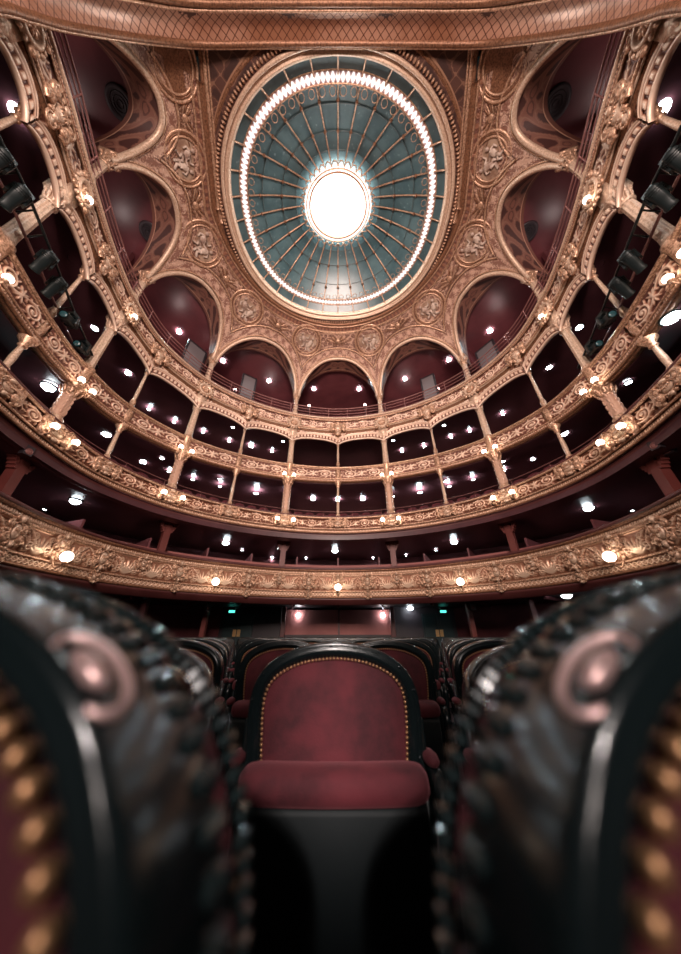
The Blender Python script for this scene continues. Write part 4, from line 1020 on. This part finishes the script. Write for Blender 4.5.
# exit signs, wall lamps, speakers of the rear stalls
for i, (u, v) in enumerate(((232, 615), (443, 608))):
    x, y = at(u, v, 1.22); y = 17.9; x = (u - 338) / 280 * (y * CP_ + 1.2 * SP_); o = thing('exit_sign', 'small green lit exit sign over the ' + ('left' if i == 0 else 'right') + ' rear stalls door', 'sign', (x, y, EY + 1.17))
    m = MB(); m.box((0, 0, 0), (.17, .03, .06)); m.obj('panel', 'exit', o, smooth=False); m = MB(); m.box((0, .03, .0), (.19, .02, .08)); m.box((0, .04, .14), (.015, .015, .10)); m.obj('housing', 'black', o, smooth=False)
for i, u in enumerate((298, 383)):
    y = 18.4; x = (u - 338) / 280 * (y * CP_ + .9 * SP_); o = thing('wall_lamp', 'white bell lamp on the rose wall panel, ' + ('left one' if i == 0 else 'right one'), 'wall lamp', (x, y, EY + 1.02))
    m = MB(); m.lathe([(.04, .12), (.07, .05), (.13, -.08), (0, -.10)], 12); m.obj('shade', 'down_dim', o); m = MB(); m.tube(np.array([(0, 0, .12), (0, 0, .30), (0, .12, .32)]), .02, 6); m.obj('bracket', 'black', o)
spk = [(U1, -17.0, 3.6, .4, 'left'), (U1, 16.2, 3.5, .4, 'right'), (U1, 15.2, 3.5, .4, 'right')]
for i, (u, v, zz, nm) in enumerate(((27, 451, 4.55, 'under the second front, far left'), (656, 445, 4.6, 'under the second front, far right'), (669, 450, 4.6, 'under the second front, at the right edge of the view'), (208, 606, 1.18, 'on the left post of the rear stalls'), (473, 601, 1.22, 'on the right post of the rear stalls'))):
    x, y = at(u, v, zz)
    if zz < 2: y = 15.4; x = (u - 338) / 280 * (y * CP_ + zz * SP_)
    a = atan2(x, y - 5); o = thing('loudspeaker', 'small pale loudspeaker ' + nm, 'loudspeaker', (x, y, EY + zz), -a)
    m = MB(); m.box((0, 0, 0), (.11, .09, .14)); m.obj('cabinet', 'white' if zz < 2 else 'dark', o, smooth=False); m = MB(); t = np.linspace(0, 2 * pi, 16, endpoint=False); m.ell((0, -.09, -.03), (.07, .02, .07), 12, 6); m.tube(np.c_[.08 * np.cos(t), np.full(16, -.10), .08 * np.sin(t) - .03], .012, 5, closed=True); m.obj('cone', 'rail', o)
    m = MB(); m.box((0, .10, .10), (.03, .04, .12)); m.obj('mount', 'black', o, smooth=False)

# control desks behind the middle of the third front
for i, s in enumerate((-1.15, 1.0)):
    o = thing('control_desk', 'pale control desk behind the third front, ' + ('left' if i == 0 else 'right') + ' of the central colonnette', 'desk'); place(o, U, s, float(z3(s)) + .30, 1.0)
    m = MB(); m.box((0, .1, -.15), (.75, .32, .05)); m.box((0, .25, -.0), (.72, .06, .14)); m.obj('body', 'black', o, smooth=False)
    m = MB(); m.box((0, .05, -.06), (.70, .22, .02), 0, [[1, 0, 0], [0, .94, -.34], [0, .34, .94]]); m.obj('panel', 'white', o, smooth=False)
    for t in (-.45, .0, .45): m = MB(); m.box((t, .16, .12), (.19, .02, .12)); m.obj('screen', 'lens', o, smooth=False)
# chairs behind the second front, only their tops showing
def tier_chair():
    b = MB(); p = np.array([(-.24, 0), (-.25, .30), (-.20, .40), (0, .44), (.20, .40), (.25, .30), (.24, 0)])
    b.grid(np.array([[(x, y, z) for x, z in p] for y in (-.03, .03)]), cv=True); b.add([(x, -.03, z) for x, z in p], [tuple(range(7))]); b.add([(x, .03, z) for x, z in p], [tuple(range(7))])
    st = MB(); st.box((0, -.24, -.02), (.22, .22, .05))
    return [('back', b.mesh('back', 'velvet')), ('seat', st.mesh('seat', 'velvet', False))]
TC = tier_chair()
NC = 46
WT = nth_seen([(*U.at((i - (NC - 1) / 2) * .60, .62), EY + 5.9) for i in range(NC)])
for i in range(NC):
    s = (i - (NC - 1) / 2) * .60
    o = thing('balcony_chair', 'dark red chair top behind the second front, ' + WT[i], 'seat', group='chairs behind the second front'); place(o, U, s, float(z2(s)) + .05, .62)
    for n_, me in TC: link(n_, me, o)

# ------------------------------------------------------------------ stage lights on curved pipes at both sides
def spot_meshes():
    a = MB(); a.box((0, 0, -.10), (.17, .15, .07)); a.box((0, 0, -.01), (.05, .05, .05))
    y = MB()
    for s in (-1, 1): y.box((s * .19, 0, -.33), (.03, .07, .20))
    y.box((0, 0, -.18), (.21, .08, .03))
    h = MB(); P = []
    for z, rx_, ry_ in ((.34, .10, .09), (.30, .15, .13), (.05, .16, .14), (-.10, .15, .15), (-.34, .13, .13), (-.40, .15, .15), (-.46, .14, .14)):
        t = np.linspace(0, 2 * pi, 16, endpoint=False) + pi / 8; k = 1 / np.maximum(np.abs(np.cos(t)), np.abs(np.sin(t))) ** .6
        P.append(np.c_[rx_ * np.cos(t) * k, ry_ * np.sin(t) * k, np.full(16, z)])
    h.grid(np.array(P), 0, cv=True); h.ell((0, 0, .33), (.09, .08, .03), 12, 6)
    for z in (.12, .18, .24): h.box((0, 0, z), (.185, .155, .012))
    l = MB(); l.ell((0, 0, -.455), (.125, .125, .03), 16, 6)
    c = MB(); c.box((0, 0, .02), (.025, .05, .06)); t = np.linspace(0, 2 * pi, 14, endpoint=False); c.tube(np.c_[np.zeros(14), .05 * np.cos(t), .08 + .05 * np.sin(t)], .015, 5, closed=True)
    return [('base', a.mesh('base', 'black', False)), ('yoke', y.mesh('yoke', 'black', False)), ('head', h.mesh('head', 'black')), ('lens', l.mesh('lens', 'lens')), ('clamp', c.mesh('clamp', 'black'))]
SMH = spot_meshes()
from mathutils import Matrix, Vector
for side in (-1, 1):
    nm = 'left' if side < 0 else 'right'; f = lambda u: u if side < 0 else 676 - u
    pipe = thing('lighting_pipe', 'curved dark lighting ladder along the third front, %s side' % nm, 'pipe')
    pp = [(-6, 125), (4, 148), (20, 176), (38, 218), (62, 280), (78, 322), (98, 368)]
    W3 = np.array([(*at(f(u), v, 8.75), EY + 8.75) for u, v in pp])
    k = np.linspace(0, len(pp) - 1, 40); W3 = np.stack([np.interp(k, np.arange(len(pp)), W3[:, j]) for j in range(3)], -1)
    for _ in range(6): W3[1:-1] = (W3[:-2] + 2 * W3[1:-1] + W3[2:]) / 4
    inn = np.array([(-side * .0, 0, 0)]); W4 = W3 + np.array([side * .42, 0, -.10])
    for W_ in (W3, W4): m = MB(); m.tube(W_, .035, 8); m.obj('rail_tube', 'black' if W_ is W3 else 'rail', pipe)
    for i in range(0, 40, 3): m = MB(); m.tube(np.array([W3[i], W4[i]]), .02, 6); m.obj('rung', 'black', pipe)
    for i, (u, v) in enumerate(((6, 168), (14, 200), (41, 264), (50, 287), (73, 328), (82, 350))):
        x, y = at(f(u + 10), v - 9, 8.72); j = int(np.argmin(np.hypot(W3[:, 0] - x, W3[:, 1] - y))); p = W3[j]
        o = thing('stage_light', 'black moving head stage light on the %s lighting pipe, %s' % (nm, ['highest in view', 'second from the top', 'third from the top', 'third from the bottom', 'second from the bottom', 'lowest'][i]), 'stage light', tuple(p + np.array([0, 0, -.05])), 0, 'stage lights on the %s pipe' % nm); o.scale = (.8, .8, .8)
        if i >= 4: aim = Vector((-side * .5, -1.0, -.5))
        else: aim = Vector((side * .85, .35, -.9))
        for n_, me in SMH:
            c = link(n_, me, o)
            if n_ in ('head', 'lens'):
                q_ = aim.normalized().to_track_quat('-Z', 'Y'); c.rotation_mode = 'QUATERNION'; c.rotation_quaternion = q_; c.location = (0, 0, -.40)
            elif n_ == 'yoke': c.rotation_euler = (0, 0, atan2(aim.y, aim.x) + pi / 2)
        if i == 1:
            pass

# ================================================================== STALLS SEATS
OUT = [(.0, 0), (.06, -.004), (.11, -.011), (.156, -.024), (.20, -.042), (.236, -.064), (.262, -.092), (.279, -.125), (.287, -.165), (.286, -.22), (.278, -.30), (.268, -.38), (.262, -.46), (.26, -.56), (.26, -.66)]
TOP = 1.01
def outline(inset, n=60):
    p = np.array(OUT); p = np.r_[p[::-1] * (-1, 1), p[1:]]; d = np.r_[0, np.cumsum(np.hypot(*np.diff(p, axis=0).T))]
    k = np.linspace(0, d[-1], n); p = np.stack([np.interp(k, d, p[:, 0]), np.interp(k, d, p[:, 1])], -1)
    for _ in range(2): p[1:-1] = (p[:-2] + 2 * p[1:-1] + p[2:]) / 4
    T = np.gradient(p, axis=0); T /= np.linalg.norm(T, axis=1)[:, None]; N = np.stack([T[:, 1], -T[:, 0]], -1)
    return p + N * inset, N
def seat_meshes(level, cr=.0, armrests=True):
    """level 0: far, 1: middle, 2: near; origin on the floor below the front face of the back"""
    n = (26, 60, 110)[level]; R = {}
    fr = MB(); rows = []
    prof = [(.02, -.010), (.016, -.018), (.010, -.02), (.006, -.016), (.002, -.018), (.0, -.008), (.0, .045), (.006, .075), (.03, .088)] if level == 2 else [(.045, -.010), (.036, -.022), (.020, -.024), (.010, -.018), (.004, -.022), (.0, -.010), (.0, .045), (.006, .075), (.03, .088)] if level else [(.045, -.01), (.02, -.024), (.0, -.01), (.0, .06), (.03, .088)]
    for ins, y in prof:
        p, N = outline(ins, n); rows.append(np.c_[p[:, 0], np.full(n, y), p[:, 1] + TOP])
    fr.grid(rr_(rows), 0)
    p, N = outline(.03, n); c = np.c_[np.zeros(n), np.full(n, .088), np.minimum(p[:, 1], -.05) + TOP]
    fr.grid(rr_([rows[-1], np.c_[p[:, 0] * .5, np.full(n, .094), p[:, 1] * .9 - .04 + TOP], c]), 0)
    if level:                                                     # carved rim
        step = 2 if level == 2 else 2
        pc, N = outline(.0, int(n * 1.0))
        for i in range(2, len(pc) - 2, 2 if level == 2 else 3):
            if level == 2: break
            a = atan2(N[i, 1], N[i, 0]); Rm = np.array([[cos(a), 0, -sin(a)], [0, 1, 0], [sin(a), 0, cos(a)]])
            if pc[i, 1] < -.50: continue
            fr.ell((pc[i, 0] + N[i, 0] * .004, .035, pc[i, 1] + N[i, 1] * .004 + TOP), (.0055, .016, .0085), 6, 4, 0, Rm)
            if level < 2: fr.ell((pc[i, 0] + N[i, 0] * .012, -.019, pc[i, 1] + N[i, 1] * .012 + TOP), (.006, .005, .0075), 6, 4, 0, Rm)
    R['back_frame'] = (fr, 'lacquer')
    if level == 2:
        bd = MB(); pc, N = outline(.0, 200)
        for i in range(4, 196):
            if pc[i, 1] < -.5: continue
            a = atan2(N[i, 1], N[i, 0]); Rm = np.array([[cos(a), 0, -sin(a)], [0, 1, 0], [sin(a), 0, cos(a)]])
            bd.ell((pc[i, 0] + N[i, 0] * .001, .078, pc[i, 1] + N[i, 1] * .001 + TOP), (.006, .009, .0036), 5, 3, 0, Rm)
            if i % 2 == 0: bd.ell((pc[i, 0] + N[i, 0] * .001, .045, pc[i, 1] + N[i, 1] * .001 + TOP), (.0065, .014, .0062), 6, 4, 0, Rm)
        R['carved_rim'] = (bd, 'rim')
    cu = MB(); pi_, N = outline(.042 if level < 2 else .018, n); z0 = -.37
    rows = []
    for k in (0, .12, .3, .6, 1.0):
        q_ = pi_ * (1 - k) + np.array([0, z0]) * k; bul = -.012 - .030 * (1 - (1 - k) ** 2.4) if k else -.004
        rows.append(np.c_[q_[:, 0], np.full(n, bul) - .012 * np.exp(-((q_[:, 1] + .36) / .10) ** 2) * (k > .1), q_[:, 1] + TOP])
    cu.grid(rr_(rows), 0); R['back_cushion'] = (cu, 'velvet')
    na = MB(); pn, N = outline(.050 if level < 2 else .024, (34, 100, 110)[level])
    if level:
        L = np.r_[0, np.cumsum(np.hypot(*np.diff(pn, axis=0).T))]
        for d in np.arange(.01, L[-1], .0128):
            x = np.interp(d, L, pn[:, 0]); z = np.interp(d, L, pn[:, 1])
            if z > -.62: na.ell((x, -.016, z + TOP), (.0052, .005, .0052), 8 if level == 2 else 6, 5 if level == 2 else 4)
    else:
        na.tube(np.c_[pn[:, 0], np.full(len(pn), -.016), pn[:, 1] + TOP], .004, 4)
    R['nail_trim'] = (na, 'nail')
    # tipped-up seat: velvet front roll on top of a black shell
    se = MB(); t = np.sin(np.linspace(-pi / 2, pi / 2, 23 if level else 9)); rows = []
    m_ = 14 if level else 8; th_ = np.linspace(0, 2 * pi, m_, endpoint=False)
    for x in t:
        w_ = max(0.0005, (1 - abs(x) ** 14)) ** .30; yc = -.135 + .015 * x * x
        rows.append(np.c_[np.full(m_, x * .256), yc + .060 * w_ * np.sign(np.cos(th_)) * np.abs(np.cos(th_)) ** .7, TOP - .328 + .038 * w_ * np.sign(np.sin(th_)) * np.abs(np.sin(th_)) ** .75])
    se.grid(np.array(rows), 0, cv=True); R['seat_cushion'] = (se, 'velvet')
    sh = MB(); sh.grid(np.array([[(x * .238, y, z) for x in (-1, -.97, .97, 1)] for y, z in ((-.05, TOP - .355), (-.165, TOP - .359), (-.172, TOP - .377), (-.15, TOP - .62), (-.09, TOP - .76), (-.04, TOP - .80))]))
    for s in (-1, 1): sh.box((s * .236, -.07, TOP - .52), (.008, .05, .15))
    R['seat_shell'] = (sh, 'shell')
    for s, nm in ((-1, 'armrest'), (1, 'armrest ')):
        ar = MB(); pth = np.array([(s * .300, .06, TOP - .335), (s * .302, -.02, TOP - .335), (s * .302, -.07, TOP - .35), (s * .302, -.09, TOP - .40), (s * .30, -.06, TOP - .50), (s * .30, -.04, TOP - .75), (s * .30, -.04, .02)])
        ar.tube(pth, .02, 8); ar.box((s * .30, .0, .02), (.03, .12, .02)); ar.box((s * .281, .03, TOP - .62), (.012, .03, .40)); R[nm] = (ar, 'lacquer')
        if level:
            pd = MB(); pd.ell((s * .300, -.005, TOP - .312), (.024, .06, .018), 10, 6); R[nm + '>arm_pad'] = (pd, 'velvet')
    return R
def seat_thing(R, label, group, single=False):
    if single:
        mb = MB(); mats = []
        for k, (b, m) in R.items():
            if m not in mats: mats.append(m)
            V = np.concatenate(b.v); mb.add(V, b.f, mats.index(m))
        o = mb.obj('theatre_seat', mats); return tag(o, label, 'seat', group)
    o = thing('theatre_seat', label, 'seat', group=group)
    made = {}
    for k, (b, m) in R.items():
        if k == 'carved_rim': made[k] = b.obj(k, m, o, smooth=False); continue
        par, nm = (made[k.split('>')[0]], 'arm_pad') if '>' in k else (o, k.strip())
        made[k] = b.obj(nm, m, par)
    return o
NEAR, MID, FAR = seat_meshes(2), seat_meshes(1), seat_meshes(0)
# two seats close in front of the camera, one on each side
pm = MB(); t = np.linspace(0, 2 * pi, 24, endpoint=False)
pm.tube(np.c_[.024 * np.cos(t), np.zeros(24), .010 * np.sin(t)], .0022, 8, closed=True); pm.ell((0, .002, 0), (.013, .004, .0045), 12, 8)
PLQ = pm.mesh('oval_cartouche', 'plaque')
NS = None
for side in (-1, 1):
    lab = 'red velvet seat with black carved frame close in front, cut by the %s edge' % ('left' if side < 0 else 'right')
    if NS is None: o = NS = seat_thing(NEAR, lab, 'red velvet stalls seats')
    else: o = copy_tree(NS); o['label'] = lab
    ang = side * radians(4); ex, ey = (side * -.287, .085); px, py = (-.047, .245) if side < 0 else (.053, .245)
    o.location = (px - (ex * cos(ang) - ey * sin(ang)), py - (ex * sin(ang) + ey * cos(ang)), 0); o.scale = (1, 1, 1.074); o.rotation_euler = (0, 0, ang)
for o in [c for c in COL.objects if c.name.startswith('theatre_seat') and c.parent is None]:
    sgn = 1 if o.location.x < 0 else -1
    p = link('oval_cartouche', PLQ, o); T_ = Vector((sgn * .86, 0, -.51)); n_ = (Vector((sgn * .51, 0, .86)) * .75 + Vector((0, -.66, 0))).normalized(); z_ = T_.cross(n_)
    p.matrix_local = Matrix(((T_.x, n_.x, z_.x, sgn * .224), (T_.y, n_.y, z_.y, -.006), (T_.z, n_.z, z_.z, TOP - .056), (0, 0, 0, 1)))
MS = FS = None; count = 0; OC = -8.0
def put_seat(x, y, label, near):
    global MS, FS
    if near:
        if MS is None: o = MS = seat_thing(MID, label, 'red velvet stalls seats')
        else: o = copy_tree(MS)
    else:
        if FS is None: o = FS = seat_thing(FAR, label, 'red velvet stalls seats', True)
        else: o = FS.copy(); COL.objects.link(o)
    o['label'] = label; o.location = (x, y, .008 - .0047 * (y - 1.1)); o.rotation_euler = (0, 0, -atan2(x, y - OC)); return o
for k in range(1, 18):
    Y = 1.2 + .9 * (k - 1); Rk = Y - OC; hw = .305 * Y; n = max(1, int((2 * hw - .02) / .58)); pit = (2 * hw - .02) / n
    for i in range(n):
        a = (-hw + .01 + pit * (i + .5)) / Rk
        x, y = Rk * sin(a) - .012, OC + Rk * cos(a)
        lab = 'red velvet seat alone at the head of the centre block' if k == 1 else 'red velvet seat in the %s row of the centre block, %s' % (ORD[k], nth(i, n))
        put_seat(x, y, lab, k <= 5)
    ns = max(1, int(.25 * Y / .63 + .6))
    for side in (-1, 1):
        for i in range(ns):
            a = side * (hw + .035 + .64 * (i + .5)) / Rk; x, y = Rk * sin(a), OC + Rk * cos(a)
            put_seat(x, y, 'red velvet seat in the %s row of the %s block, %s' % (ORD[k], 'left' if side < 0 else 'right', 'beside the gap' if i == 0 else ORD[i + 1] + ' from the gap'), k <= 4)
